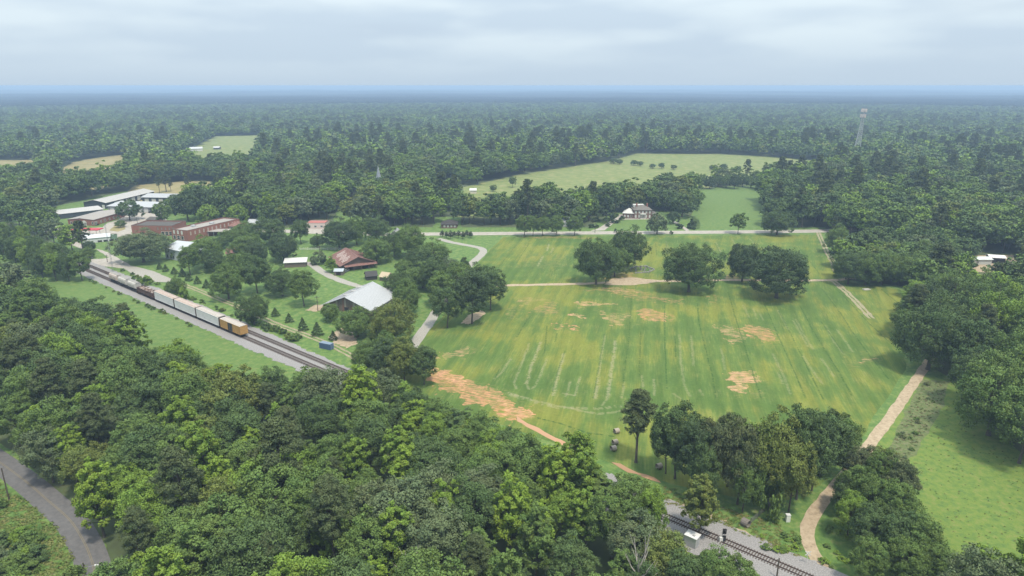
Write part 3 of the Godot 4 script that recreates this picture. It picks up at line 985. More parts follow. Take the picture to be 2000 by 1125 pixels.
func rails(n: String, v: float, u0: float, u1: float, rust: Material, wood: Material, label: String, close: bool) -> void:
	var o := thing(n, label, "railway track", TR(u0, v), -atan2(RD.y, RD.x))
	var len_ := u1 - u0
	for s in [-0.72, 0.72]:
		var st := begin()
		box(st, Vector3(len_ / 2, 0.30, s), Vector3(len_ / 2, 0.02, 0.04))
		box(st, Vector3(len_ / 2, 0.22, s), Vector3(len_ / 2, 0.07, 0.012))
		box(st, Vector3(len_ / 2, 0.155, s), Vector3(len_ / 2, 0.015, 0.07))
		obj("rail", done(st), rust, o)
	var sleeper := box_mesh(Vector3(0, 0.09, 0), Vector3(0.24, 0.14, 2.6))
	var many := int(len_ / 0.6)
	var rest := []
	for i in many:
		var u := u0 + i * 0.6
		var t := Transform3D(Basis(Vector3.UP, rng.randf_range(-0.02, 0.02)), Vector3(i * 0.6, 0, rng.randf_range(-0.05, 0.05)))
		if close and u > 236 and u < 305:
			var m := obj("sleeper", sleeper, wood, o)
			m.transform = t
		else:
			rest.append(t)
	var mm := MultiMesh.new()
	mm.transform_format = MultiMesh.TRANSFORM_3D
	mm.mesh = sleeper
	mm.instance_count = rest.size()
	for i in rest.size():
		mm.set_instance_transform(i, rest[i])
	var mi := MultiMeshInstance3D.new()
	mi.name = "distant_sleepers"
	mi.multimesh = mm
	mi.material_override = wood
	mi.set_meta("kind", "stuff")
	o.add_child(mi)

# ---------------------------------------------------------------- the freight train
func bogie(parent: Node3D, x: float, steel: Material) -> void:
	var st := begin()
	for s in [-1.0, 1.0]:
		box(st, Vector3(x, 0.52, s * 0.95), Vector3(1.15, 0.13, 0.09))
	box(st, Vector3(x, 0.6, 0), Vector3(0.2, 0.14, 0.95))
	var b := obj("bogie", done(st), steel, parent)
	for dx in [-0.88, 0.88]:
		for s in [-0.76, 0.76]:
			obj("wheel", tube_mesh(Vector3(x + dx, 0.46, s - 0.07), Vector3(x + dx, 0.46, s + 0.07), 0.46, 0.46, 12), steel, b)

func freight_car(n: String, label: String, group: String, u: float, length: float) -> Node3D:
	var o := thing(n, label, "freight car", TR(u, 1.0, 0.32), -atan2(RD.y, RD.x), group)
	var steel := mat(0.030, 0.026, 0.024, 0.8)
	bogie(o, -length / 2 + 2.2, steel)
	bogie(o, length / 2 - 2.2, steel)
	var st := begin()
	box(st, Vector3(0, 0.98, 0), Vector3(length / 2, 0.1, 1.25))
	box(st, Vector3(0, 0.8, 0), Vector3(length / 2 + 0.65, 0.12, 0.18))
	obj("underframe", done(st), steel, o)
	return o

func boxcar(u: float, length: float, tall_: float, wall: Material, roof: Material, label: String, group: String, door: Material, trim: Material) -> void:
	var o := freight_car("boxcar", label, group, u, length)
	var w := 1.55
	obj("body", box_mesh(Vector3(0, 1.08 + tall_ / 2, 0), Vector3(length, tall_, w * 2)), wall, o)
	for s in [-1, 1]:
		var st := begin()
		var k := int(length / 1.1)
		for i in k + 1:
			var x := -length / 2 + 0.05 + i * (length - 0.1) / k
			if absf(x) < 2.0 and door: continue
			box(st, Vector3(x, 1.08 + tall_ / 2, s * (w + 0.03)), Vector3(0.05, tall_ / 2, 0.03))
		box(st, Vector3(0, 1.14, s * (w + 0.035)), Vector3(length / 2, 0.08, 0.035))
		box(st, Vector3(0, 1.04 + tall_, s * (w + 0.035)), Vector3(length / 2, 0.07, 0.035))
		obj("side_ribs", done(st), trim, o)
		if door:
			for dx in [-0.85, 0.85]:
				var d := obj("door", box_mesh(Vector3(dx, 1.1 + tall_ * 0.48, s * (w + 0.06)), Vector3(1.6, tall_ * 0.93, 0.08)), door, o)
				obj("lock_bar", box_mesh(Vector3(dx + 0.5, 1.1 + tall_ * 0.48, s * (w + 0.12)), Vector3(0.07, tall_ * 0.9, 0.05)), mat(0.2, 0.2, 0.2, 0.6, 0.5), d)
	var st2 := begin()
	var y := 1.08 + tall_
	for s in [-1.0, 1.0]:
		quad(st2, Vector3(-length / 2 - 0.05, y + 0.22, 0), Vector3(length / 2 + 0.05, y + 0.22, 0), Vector3(length / 2 + 0.05, y + 0.02, s * (w + 0.08)), Vector3(-length / 2 - 0.05, y + 0.02, s * (w + 0.08)))
	var k2 := int(length / 1.2)
	for i in k2 + 1:
		box(st2, Vector3(-length / 2 + i * length / k2, y + 0.18, 0), Vector3(0.05, 0.09, w * 0.93))
	obj("roof", done(st2), roof, o)
	for s in [-1, 1]:
		var st3 := begin()
		for j in 5:
			box(st3, Vector3(s * (length / 2 + 0.05), 1.4 + j * (tall_ - 0.5) / 4.0, 0), Vector3(0.05, 0.09, w * 0.94))
		obj("end_panel", box_mesh(Vector3(s * (length / 2 + 0.02), 1.08 + tall_ / 2, 0), Vector3(0.05, tall_ - 0.1, w * 1.96)), mat(0.060, 0.045, 0.038, 0.9) if not door else trim, o)
		obj("end_ribs", done(st3), mat(0.060, 0.045, 0.038, 0.9) if not door else trim, o)
	var ld := begin()
	for s in [-0.2, 0.2]:
		box(ld, Vector3(length / 2 - 0.45 + s, 1.1 + tall_ / 2, w + 0.12), Vector3(0.03, tall_ / 2, 0.03))
	for j in 8:
		box(ld, Vector3(length / 2 - 0.45, 1.25 + j * tall_ / 8.5, w + 0.12), Vector3(0.2, 0.025, 0.025))
	obj("ladder", done(ld), trim, o)

func hopper(u: float, length: float, wall: Material, label: String) -> void:
	var o := freight_car("hopper_car", label, "hopper cars of the train", u, length)
	var st := begin()
	var n := 10
	var prof := [Vector2(-1.2, 1.7), Vector2(-1.52, 2.2), Vector2(-1.56, 3.4), Vector2(-1.3, 4.1), Vector2(-0.7, 4.45), Vector2(0.7, 4.45), Vector2(1.3, 4.1), Vector2(1.56, 3.4), Vector2(1.52, 2.2), Vector2(1.2, 1.7)]
	var l := length / 2 - 0.9
	for i in n:
		var a: Vector2 = prof[i]
		var b: Vector2 = prof[(i + 1) % n]
		quad(st, Vector3(-l, a.y, a.x), Vector3(-l, b.y, b.x), Vector3(l, b.y, b.x), Vector3(l, a.y, a.x))
		for s in [-1, 1]:
			for q in ([Vector3(s * l, 3, 0), Vector3(s * l, a.y, a.x), Vector3(s * l, b.y, b.x)] if s < 0 else [Vector3(l, 3, 0), Vector3(l, b.y, b.x), Vector3(l, a.y, a.x)]):
				st.add_vertex(q)
	obj("body", done(st), wall, o)
	for k in 2:
		var x := (k - 0.5) * l
		var s2 := begin()
		var t := 1.7
		var p := [Vector3(x - 1.9, t, -1.2), Vector3(x + 1.9, t, -1.2), Vector3(x + 1.9, t, 1.2), Vector3(x - 1.9, t, 1.2)]
		var q := [Vector3(x - 0.5, 0.9, -0.4), Vector3(x + 0.5, 0.9, -0.4), Vector3(x + 0.5, 0.9, 0.4), Vector3(x - 0.5, 0.9, 0.4)]
		for i in 4:
			quad(s2, p[i], p[(i + 1) % 4], q[(i + 1) % 4], q[i])
		obj("discharge_chute", done(s2), wall, o)
	var s3 := begin()
	for z in [-0.5, 0.5]:
		box(s3, Vector3(0, 4.62, z), Vector3(length / 2 - 0.5, 0.03, 0.22))
	for i in 5:
		box(s3, Vector3(-l + 0.6 + i * (2 * l - 1.2) / 4.0, 4.5, 0), Vector3(0.45, 0.08, 0.22))
	obj("roof_walkway", done(s3), mat(0.30, 0.29, 0.27), o)
	for s in [-1, 1]:
		var s4 := begin()
		for i in 6:
			box(s4, Vector3(-l + 0.2 + i * (2 * l - 0.4) / 5.0, 2.75, s * 1.59), Vector3(0.05, 0.75, 0.04))
		obj("side_ribs", done(s4), wall, o)

func gondola(u: float, length: float) -> void:
	var o := freight_car("gondola_car", "rusty brown open gondola car loaded with scrap, before the white boxcars", "", u, length)
	var brown := mat(0.085, 0.045, 0.033, 0.9)
	var st := begin()
	for s in [-1, 1]:
		box(st, Vector3(0, 2.1, s * 1.5), Vector3(length / 2, 1.05, 0.06))
		box(st, Vector3(s * (length / 2 - 0.06), 2.1, 0), Vector3(0.06, 1.05, 1.44))
	box(st, Vector3(0, 1.15, 0), Vector3(length / 2 - 0.12, 0.06, 1.44))
	obj("body", done(st), brown, o)
	for s in [-1, 1]:
		var rb := begin()
		for i in 12:
			box(rb, Vector3(-length / 2 + 0.4 + i * (length - 0.8) / 11.0, 2.1, s * 1.61), Vector3(0.07, 1.05, 0.05))
		box(rb, Vector3(0, 3.2, s * 1.56), Vector3(length / 2, 0.07, 0.1))
		obj("side_ribs", done(rb), brown, o)
	var colours := [mat(0.22, 0.15, 0.12), mat(0.30, 0.22, 0.18), mat(0.12, 0.07, 0.05), mat(0.34, 0.29, 0.26)]
	for c in 4:
		var sc := begin()
		for i in 30:
			box(sc, Vector3(rng.randf_range(-length / 2 + 0.8, length / 2 - 0.8), rng.randf_range(2.3, 3.35), rng.randf_range(-1.1, 1.1)), Vector3(rng.randf_range(0.15, 0.8), rng.randf_range(0.06, 0.2), rng.randf_range(0.08, 0.4)), Basis.from_euler(Vector3(rng.randf_range(-0.4, 0.4), rng.randf() * TAU, rng.randf_range(-0.4, 0.4))))
		var load_ := obj("scrap_load", done(sc), colours[c], o)
		load_.set_meta("kind", "stuff")

func make_train() -> void:
	var white := mottled(61, 7.0, 0.02, 5, [[0.0, 0.42, 0.43, 0.45], [0.4, 0.56, 0.57, 0.59], [1.0, 0.62, 0.62, 0.63]], 0.6, 128)
	var grey := mottled(62, 6.0, 0.02, 5, [[0.0, 0.32, 0.30, 0.28], [1.0, 0.50, 0.48, 0.45]], 0.7, 128)
	var pink := mottled(63, 6.0, 0.02, 5, [[0.0, 0.33, 0.27, 0.24], [1.0, 0.48, 0.42, 0.38]], 0.7, 128)
	var rusty := mottled(64, 5.0, 0.03, 5, [[0.0, 0.30, 0.20, 0.16], [0.5, 0.42, 0.34, 0.30], [1.0, 0.50, 0.45, 0.42]], 0.8, 128)
	var gold := mottled(65, 6.0, 0.03, 5, [[0.0, 0.27, 0.15, 0.04], [0.5, 0.40, 0.23, 0.07], [1.0, 0.46, 0.29, 0.11]], 0.6, 128)
	var silver := mottled(66, 6.0, 0.03, 5, [[0.0, 0.36, 0.32, 0.29], [1.0, 0.50, 0.46, 0.43]], 0.6, 128)
	hopper(-44.6, 10.2, pink, "pinkish grey covered hopper car at the far end of the train")
	hopper(-33.8, 10.2, grey, "pale grey covered hopper car between two other hoppers")
	hopper(-23.0, 10.2, grey, "pale grey covered hopper car coupled to the rusty gondola")
	gondola(-8.2, 16.6)
	boxcar(11.6, 18.4, 3.6, white, rusty, "white boxcar with rusty roof coupled to the brown gondola", "white boxcars of the train", null, white)
	boxcar(31.2, 18.4, 3.6, white, rusty, "white boxcar with rusty roof, middle one of three", "white boxcars of the train", null, white)
	boxcar(50.8, 18.4, 3.6, white, silver, "white boxcar coupled to the yellow boxcar", "white boxcars of the train", null, white)
	boxcar(69.0, 15.4, 3.4, gold, silver, "yellow boxcar with black double doors at the train's end", "", mat(0.018, 0.017, 0.018, 0.6), gold)

# ---------------------------------------------------------------- buildings
# front runs from pixel a to pixel b on the ground; x along it, z towards the camera, the house reaches back by depth
func house(n: String, label: String, cat: String, a: Array, b: Array, depth: float, h: float, roof: String, rise: float, wall: Material, top: Material, over := 0.5, group := "") -> Node3D:
	var p := G(a[0], a[1])
	var q := G(b[0], b[1])
	var len_ := p.distance_to(q)
	var o := thing(n, label, cat, p, -atan2(q.z - p.z, q.x - p.x), group)
	o.set_meta("size", Vector3(len_, h, depth))
	lone.append([(p.x + q.x) / 2, (p.z + q.z) / 2, maxf(len_, depth) * 0.5])
	var l := len_
	var d := -depth
	var st := begin()
	if roof == "flat":
		for w in [[0.0, l, 0.0, -0.3], [0.0, l, d + 0.3, d], [0.0, 0.3, -0.3, d + 0.3], [l - 0.3, l, -0.3, d + 0.3]]:
			box(st, Vector3((w[0] + w[1]) / 2, h / 2, (w[2] + w[3]) / 2), Vector3((w[1] - w[0]) / 2, h / 2, absf(w[3] - w[2]) / 2))
		obj("wall", done(st), wall, o)
		obj("roof", box_mesh(Vector3(l / 2, h - rise, d / 2), Vector3(l - 0.6, 0.15, depth - 0.6)), top, o)
		var cp := begin()
		for w in [[-0.05, l + 0.05, 0.05, -0.35], [-0.05, l + 0.05, d + 0.35, d - 0.05], [-0.05, 0.35, -0.35, d + 0.35], [l - 0.35, l + 0.05, -0.35, d + 0.35]]:
			box(cp, Vector3((w[0] + w[1]) / 2, h + 0.06, (w[2] + w[3]) / 2), Vector3((w[1] - w[0]) / 2, 0.06, absf(w[3] - w[2]) / 2))
		obj("coping", done(cp), mats.get("coping", top), o)
		return o
	# walls up to the eaves, with gables
	box(st, Vector3(l / 2, h / 2, d / 2), Vector3(l / 2, h / 2, depth / 2))
	if roof == "gable_x":
		for x in [0.02, l - 0.02]:
			var t := [Vector3(x, h, 0), Vector3(x, h + rise, d / 2), Vector3(x, h, d)]
			if x < 1.0: t.reverse()
			for v in t: st.add_vertex(v)
	elif roof == "gable_z":
		for z in [-0.02, d + 0.02]:
			var t := [Vector3(0, h, z), Vector3(l / 2, h + rise, z), Vector3(l, h, z)]
			if z < -1.0: t.reverse()
			for v in t: st.add_vertex(v)
	obj("wall", done(st), wall, o)
	var r := begin()
	var th := 0.14
	if roof == "gable_x":
		var k := rise / (depth / 2)
		for s in [-1.0, 1.0]:
			var e := Vector3(0, h - over * k, d / 2 + s * (depth / 2 + over))
			slab(r, Vector3(-over, h + rise, d / 2), Vector3(l + over, h + rise, d / 2), Vector3(l + over, e.y, e.z), Vector3(-over, e.y, e.z), th)
	elif roof == "gable_z":
		var k := rise / (l / 2)
		for s in [-1.0, 1.0]:
			var ex: float = l / 2 + s * (l / 2 + over)
			slab(r, Vector3(l / 2, h + rise, over), Vector3(l / 2, h + rise, d - over), Vector3(ex, h - over * k, d - over), Vector3(ex, h - over * k, over), th)
	elif roof == "hip":
		var k := minf(l, depth) / 2
		var r0 := Vector3(minf(k, l / 2 - 0.05), h + rise, -maxf(depth - k, depth / 2 + 0.02) if depth > l else d / 2)
		var r1 := Vector3(l - minf(k, l / 2 - 0.05), h + rise, d / 2) if l >= depth else Vector3(l / 2, h + rise, -k)
		if l < depth:
			r0 = Vector3(l / 2, h + rise, d + k)
		var c := [Vector3(-over, h - 0.1, over), Vector3(l + over, h - 0.1, over), Vector3(l + over, h - 0.1, d - over), Vector3(-over, h - 0.1, d - over)]
		if l >= depth:
			slab(r, r0, r1, c[1], c[0], th)
			slab(r, r1, r0, c[3], c[2], th)
			slab(r, r1, r1, c[2], c[1], th)
			slab(r, r0, r0, c[0], c[3], th)
		else:
			slab(r, r1, r1, c[1], c[0], th)
			slab(r, r0, r0, c[3], c[2], th)
			slab(r, r0, r1, c[1], c[2], th)
			slab(r, r1, r0, c[3], c[0], th)
	elif roof == "shed":
		slab(r, Vector3(-over, h + rise, d - over), Vector3(l + over, h + rise, d - over), Vector3(l + over, h + 0.05, over), Vector3(-over, h + 0.05, over), th)
		var f := begin()
		box(f, Vector3(l / 2, h + rise / 2, d + 0.1), Vector3(l / 2 - 0.02, rise / 2, 0.1))
		obj("back_wall", done(f), wall, o)
	obj("roof", done(r), top, o)
	if top in mats.get("seamed", []):
		var sm := begin()
		var run := depth if roof == "gable_z" else l
		var many := int(run / 1.1)
		for i in many + 1:
			var t := (float(i) / many) * run
			for s in [-1.0, 1.0]:
				var hw: float = l / 2 if roof == "gable_z" else depth / 2
				var tilt := atan2(rise, hw)
				if roof == "gable_z":
					box(sm, Vector3(l / 2 + s * hw / 2, h + rise / 2 + th + 0.03, -t), Vector3(hw / 2 / cos(tilt), 0.04, 0.035), Basis(Vector3.BACK, -s * tilt))
				elif roof == "gable_x":
					box(sm, Vector3(t, h + rise / 2 + th + 0.03, d / 2 + s * hw / 2), Vector3(0.035, 0.04, hw / 2 / cos(tilt)), Basis(Vector3.RIGHT, s * tilt))
		if roof in ["gable_z", "gable_x"]:
			obj("roof_seams", done(sm), top, o).set_meta("kind", "stuff")
			obj("ridge_cap", box_mesh(Vector3(l / 2, h + rise + th, d / 2), Vector3(0.5, 0.1, depth + over * 2) if roof == "gable_z" else Vector3(l + over * 2, 0.1, 0.5)), top, o)
	return o

func slab(st: SurfaceTool, a: Vector3, b: Vector3, c: Vector3, d: Vector3, t: float) -> void:
	var u := Vector3(0, t, 0)
	quad(st, a + u, b + u, c + u, d + u)
	quad(st, d, c, b, a)
	var v := [a, b, c, d]
	for i in 4:
		var p: Vector3 = v[i]
		var q: Vector3 = v[(i + 1) % 4]
		if p.distance_to(q) > 0.01:
			quad(st, p, q, q + u, p + u)

# something set into a wall: face f(ront) r(ight) l(eft); x from that face's left end
func put(o: Node3D, n: String, face: String, x: float, y: float, w: float, h: float, m: Material, proud := 0.06, frame: Material = null) -> MeshInstance3D:
	var s: Vector3 = o.get_meta("size")
	var c: Vector3
	var e: Vector3
	match face:
		"f":
			c = Vector3(x, y + h / 2, 0)
			e = Vector3(w, h, proud * 2)
		"r":
			c = Vector3(s.x, y + h / 2, -x)
			e = Vector3(proud * 2, h, w)
		_:
			c = Vector3(0, y + h / 2, -x)
			e = Vector3(proud * 2, h, w)
	var p := obj(n, box_mesh(c, e), m, o)
	if frame:
		var st := begin()
		var g := Vector3(proud + 0.03, 0, 0) if face != "f" else Vector3(0, 0, proud + 0.03)
		var ax := Vector3(0, 0, 1) if face != "f" else Vector3(1, 0, 0)
		for k in [-1.0, 1.0]:
			box(st, c + ax * (w / 2 * k), Vector3(0.07, h / 2 + 0.07, 0.07) + g)
			box(st, c + Vector3(0, h / 2 * k, 0), (Vector3(0.05, 0.07, 0.05) + g) + ax * (w / 2 - 0.06))
		box(st, c, ax * (w / 2 - 0.08) + Vector3(0.03, 0.04, 0.03) + g * 0.9)
		obj("frame", done(st), frame, p)
	return p

func make_buildings() -> void:
	var slate := mat(0.040, 0.050, 0.062, 0.7)
	var white := mat(0.50, 0.50, 0.48, 0.7)
	var bare_metal := mottled(71, 9.0, 0.03, 5, [[0.0, 0.28, 0.29, 0.31], [0.5, 0.37, 0.38, 0.40], [1.0, 0.44, 0.45, 0.47]], 0.5, 256)
	var old_metal := mottled(72, 12.0, 0.03, 5, [[0.0, 0.32, 0.31, 0.30], [1.0, 0.44, 0.43, 0.42]], 0.6, 256)
	var brick := mottled(73, 3.0, 0.06, 5, [[0.0, 0.165, 0.068, 0.050], [0.5, 0.235, 0.098, 0.072], [1.0, 0.300, 0.140, 0.108]], 0.9, 256)
	var brown_brick := mottled(74, 3.0, 0.06, 5, [[0.0, 0.11, 0.062, 0.050], [1.0, 0.22, 0.130, 0.105]], 0.9, 256)
	var tar_roof := mat(0.075, 0.068, 0.062, 0.9)
	var grey_roof := mottled(75, 8.0, 0.03, 5, [[0.0, 0.22, 0.20, 0.185], [1.0, 0.34, 0.315, 0.295]], 0.8, 256)
	var shingle := mottled(76, 4.0, 0.05, 5, [[0.0, 0.090, 0.080, 0.072], [1.0, 0.165, 0.148, 0.130]], 0.9, 256)
	var dark_shingle := mat(0.035, 0.030, 0.028, 0.9)
	var red_roof := mottled(77, 7.0, 0.03, 5, [[0.0, 0.085, 0.042, 0.036], [0.45, 0.165, 0.078, 0.062], [0.75, 0.235, 0.120, 0.098], [1.0, 0.36, 0.28, 0.25]], 0.8, 256, 1.4)
	var grey_wood := mottled(78, 3.0, 0.06, 5, [[0.0, 0.055, 0.042, 0.034], [0.5, 0.125, 0.100, 0.082], [1.0, 0.22, 0.185, 0.155]], 0.9, 256)
	var glass := mat(0.025, 0.032, 0.040, 0.15)
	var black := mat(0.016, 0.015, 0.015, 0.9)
	var cream := mat(0.55, 0.50, 0.42, 0.8)
	mats["seamed"] = [bare_metal, red_roof, old_metal]
	mats["coping"] = mat(0.10, 0.08, 0.07, 0.9)

	# warehouses
	var o := house("warehouse", "long dark slate warehouse with a pale low gable roof", "warehouse", [165, 407], [208, 408], 62, 5.0, "gable_z", 2.0, slate, old_metal, 0.8)
	put(o, "door", "f", 17, 0, 2.2, 3.2, white)
	for k in 7:
		put(o, "dock_door", "r", 12 + k * 7.2, 0.8, 4.2, 3.2, white)
	o = house("warehouse", "white roofed loading warehouse with white dock doors behind the canopy", "warehouse", [279, 398], [335, 399], 20, 5.6, "gable_x", 1.6, slate, bare_metal, 0.8)
	for k in 4:
		put(o, "dock_door", "f", 4 + k * 6.2, 0.6, 3.6, 3.8, white)
	o = house("warehouse", "low white roofed loading shed with open docks facing the yard", "warehouse", [212, 413], [314, 416], 15, 4.2, "shed", 1.6, mat(0.22, 0.22, 0.22), bare_metal, 0.8)
	for k in 9:
		put(o, "dock_door", "f", 3.4 + k * 4.9, 0.3, 3.2, 3.2, white if k % 3 != 1 else slate)
	o = house("storage_building", "dark slate shed with pale flat roof behind the brick shop", "shed", [117, 428], [203, 418], 13, 3.6, "shed", 1.2, slate, old_metal, 0.4)
	put(o, "door", "f", 30, 0, 3, 2.8, grey_wood)
	o = house("brick_shop", "low red brick shop with grey roof and round arched white entrance", "shop", [134, 440], [184, 441], 34, 4.2, "gable_z", 1.0, brick, grey_roof, 0.3)
	var door := put(o, "entrance", "f", 12.2, 0, 3.6, 1.9, white, 0.08)
	obj("arch", tube_mesh(Vector3(12.2, 1.9, -0.1), Vector3(12.2, 1.9, 0.08), 1.8, 1.8, 24), white, door)
	for x in [2.5, 18.5, 20.5]:
		put(o, "window", "f", x, 0.9, 1.1, 1.9, glass, 0.04, white)
	for k in 6:
		put(o, "window", "r", 3 + k * 4.6, 0.9, 1.1, 1.7, glass, 0.04, white)
	# brick blocks
	o = house("brick_building", "two storey red brick building with a dark tarred roof", "building", [259, 460], [338, 461], 18, 6.8, "flat", 0.7, brick, tar_roof)
	for k in 5:
		put(o, "window", "f", 18.0 + k * 2.6, 4.0, 1.1, 1.7, mat(0.20, 0.17, 0.16, 0.4), 0.03, brown_brick)
	for k in 3:
		put(o, "shop_window", "f", 21.0 + k * 2.6, 0.6, 2.0, 2.3, glass, 0.04, white)
	put(o, "bricked_window", "f", 11.5, 3.6, 1.6, 2.0, brown_brick, 0.04)
	o = house("brick_building", "long red brick building with arched windows and grey roof", "building", [337, 468], [377, 469], 44, 7.0, "flat", 0.8, brick, grey_roof)
	o.rotation.y -= 0.30
	for k in 3:
		var w := put(o, "window", "f", 2.4 + k * 3.4, 4.2, 1.3, 1.7, white, 0.05, white)
		obj("arch", tube_mesh(Vector3(2.4 + k * 3.4, 5.9, -0.05), Vector3(2.4 + k * 3.4, 5.9, 0.08), 0.68, 0.68, 16), white, w)
		put(o, "shop_window", "f", 2.4 + k * 3.4, 0.7, 2.2, 2.4, glass, 0.05, white)
	for k in 12:
		var w := put(o, "window", "r", 2.5 + k * 3.5, 3.6, 1.1, 1.8, mat(0.36, 0.30, 0.27, 0.5), 0.05)
		obj("arch", tube_mesh(Vector3((o.get_meta("size") as Vector3).x - 0.03, 5.4, -(2.5 + k * 3.5)), Vector3((o.get_meta("size") as Vector3).x + 0.08, 5.4, -(2.5 + k * 3.5)), 0.55, 0.55, 14), mat(0.36, 0.30, 0.27, 0.5), w)
	for k in 2:
		obj("roof_unit", box_mesh(Vector3(4 + k * 3.5, 6.8, -14 - k * 12), Vector3(2.4, 1.0, 2.4)), bare_metal, o)
	o = house("dark_roofed_shed", "small dark shed peeking out behind the red brick building", "shed", [288, 437], [304, 438], 8, 3.2, "gable_x", 1.2, brown_brick, tar_roof)
	# petrol canopy and its shop
	var p := G(140, 463)
	var c := thing("station_canopy", "bright red flat canopy on posts at the town forecourt", "canopy", p)
	obj("roof", box_mesh(Vector3(9, 4.6, -3), Vector3(18, 0.5, 6.5)), mat(0.42, 0.030, 0.045, 0.6), c)
	for x in [2.0, 9.0, 16.0]:
		for z in [-1.0, -5.0]:
			obj("post", tube_mesh(Vector3(x, 0, z), Vector3(x, 4.36, z), 0.14, 0.14), white, c)
	for x in [5.5, 12.5]:
		obj("fuel_pump", box_mesh(Vector3(x, 0.8, -3), Vector3(0.9, 1.6, 0.5)), mat(0.4, 0.4, 0.4), c)
	o = house("metal_shed", "long pale grey metal shed on the green by the crossing", "shed", [163, 476], [216, 471], 11, 3.0, "gable_x", 1.2, mat(0.52, 0.54, 0.56, 0.6), mat(0.50, 0.52, 0.55, 0.5), 0.4)
	for k in 4:
		put(o, "opening", "f", 9 + k * 3.2, 0, 2.4, 1.2, black)
	put(o, "door", "f", 3, 0, 1.4, 2.2, white)
	o = house("green_shed", "small pale green shed beside the grey metal shed", "shed", [214, 468], [223, 468], 4, 3.0, "flat", 0.2, mat(0.16, 0.25, 0.17, 0.8), mat(0.2, 0.28, 0.2))
	o = house("white_barn", "white two storey metal barn half hidden by trees", "barn", [324, 504], [354, 511], 17, 6.2, "gable_x", 2.4, mat(0.50, 0.53, 0.58, 0.6), mat(0.42, 0.44, 0.47, 0.5), 0.5)
	for k in 3:
		put(o, "window", "f", 2.2 + k * 3.0, 0.6, 0.8, 1.7, black)
	put(o, "loft_door", "r", 9, 5.0, 2.4, 1.8, black)
	put(o, "door", "r", 9, 0, 3.2, 3.0, mat(0.3, 0.31, 0.33))
	o = house("red_roofed_house", "old house with faded red tin roof near the brick blocks", "house", [440, 452], [470, 452], 12, 3.6, "hip", 2.6, cream, red_roof, 0.8)
	for k in 4:
		put(o, "window", "f", 1.8 + k * 2.6, 1.0, 1.0, 1.7, glass, 0.04, white)
	obj("chimney", box_mesh(Vector3(6, 6.3, -5), Vector3(0.8, 1.8, 0.8)), brick, o)
	c = thing("open_shelter", "long open shelter with pale flat roof beside the brick building", "shelter", G(408, 462))
	obj("roof", box_mesh(Vector3(9, 3.4, -3.5), Vector3(20, 0.3, 9)), grey_roof, c)
	for k in 6:
		for z in [0.6, -7.6]:
			obj("post", tube_mesh(Vector3(0 + k * 3.6, 0, z), Vector3(k * 3.6, 3.25, z), 0.11, 0.11), white, c)
	obj("back_wall", box_mesh(Vector3(9, 1.6, -7.2), Vector3(18, 3.2, 0.2)), mat(0.05, 0.045, 0.04), c)
	o = house("tin_roofed_cottage", "small cottage with pale tin roof behind dark trees in town", "house", [484, 446], [512, 446], 10, 3.2, "gable_x", 2.2, white, bare_metal)
	o = house("red_roofed_shed", "low shed with rusty red roof among the farm trees", "shed", [443, 504], [463, 503], 8, 2.8, "gable_x", 1.8, grey_wood, red_roof)
	o = house("white_cottage", "little white cottage under the trees by the farm lawn", "house", [400, 522], [416, 522], 7, 3.2, "gable_x", 1.6, white, grey_roof)
	put(o, "door", "f", 2, 0, 1, 2, grey_wood)
	o = house("pale_roofed_shed", "low shed with white roof under trees by the gravel drive", "shed", [556, 523], [598, 521], 7, 2.6, "shed", 0.9, grey_wood, white)
	o = house("pink_building", "pale pinkish low building glimpsed between trees by the main road", "building", [598, 447], [636, 447], 11, 4.0, "flat", 0.4, mat(0.50, 0.42, 0.39, 0.8), mat(0.36, 0.12, 0.10, 0.8))
	for k in 3:
		put(o, "window", "f", 2.4 + k * 4.2, 1.2, 1.6, 1.2, glass, 0.04, white)

	# red barn
	o = house("red_roofed_barn", "old open timber barn with faded red tin roof", "barn", [668, 529], [731, 521], 22, 3.2, "gable_z", 3.6, grey_wood, red_roof, 1.4)
	var s: Vector3 = o.get_meta("size")
	put(o, "doorway", "f", s.x * 0.30, 0, 2.8, 2.5, black, 0.03)
	put(o, "doorway", "f", s.x * 0.72, 0, 3.2, 2.5, black, 0.03)
	for k in 9:
		put(o, "plank", "f", s.x * (0.1 + k * 0.1), 3.25, s.x * 0.085, 1.0 + 2.0 * (1.0 - absf(k - 4) / 4.5) * 0.7, grey_wood, 0.05)
	obj("lean_to_roof", box_mesh(Vector3(s.x * 0.55, 2.75, 1.7), Vector3(s.x * 1.0, 0.12, 3.8), Basis(Vector3.RIGHT, 0.12)), red_roof, o)
	for k in 5:
		obj("post", box_mesh(Vector3(s.x * 0.08 + k * s.x * 0.235, 1.25, 3.3), Vector3(0.22, 2.5, 0.22)), grey_wood, o)
	var patch := mat(0.44, 0.37, 0.34, 0.7)
	for k in 9:
		var t := 0.12 + 0.09 * k
		var half := s.x / 2
		var sl := atan2(3.6, half)
		obj("roof_sheet", box_mesh(Vector3(half * (0.30 + 0.28 * fmod(k * 0.37, 1.0)), 3.2 + 3.6 * (0.30 + 0.28 * fmod(k * 0.37, 1.0)) + 0.19, -22.0 * t), Vector3(3.4 + fmod(k * 1.7, 2.0), 0.03, 0.9), Basis(Vector3.BACK, sl)), patch, o)
	# white roofed barn
	o = house("white_roofed_barn", "big timber barn with wide bright metal roof and board gable", "barn", [632, 606], [724, 616], 23, 2.6, "gable_z", 4.8, grey_wood, bare_metal, 1.2)
	s = o.get_meta("size")
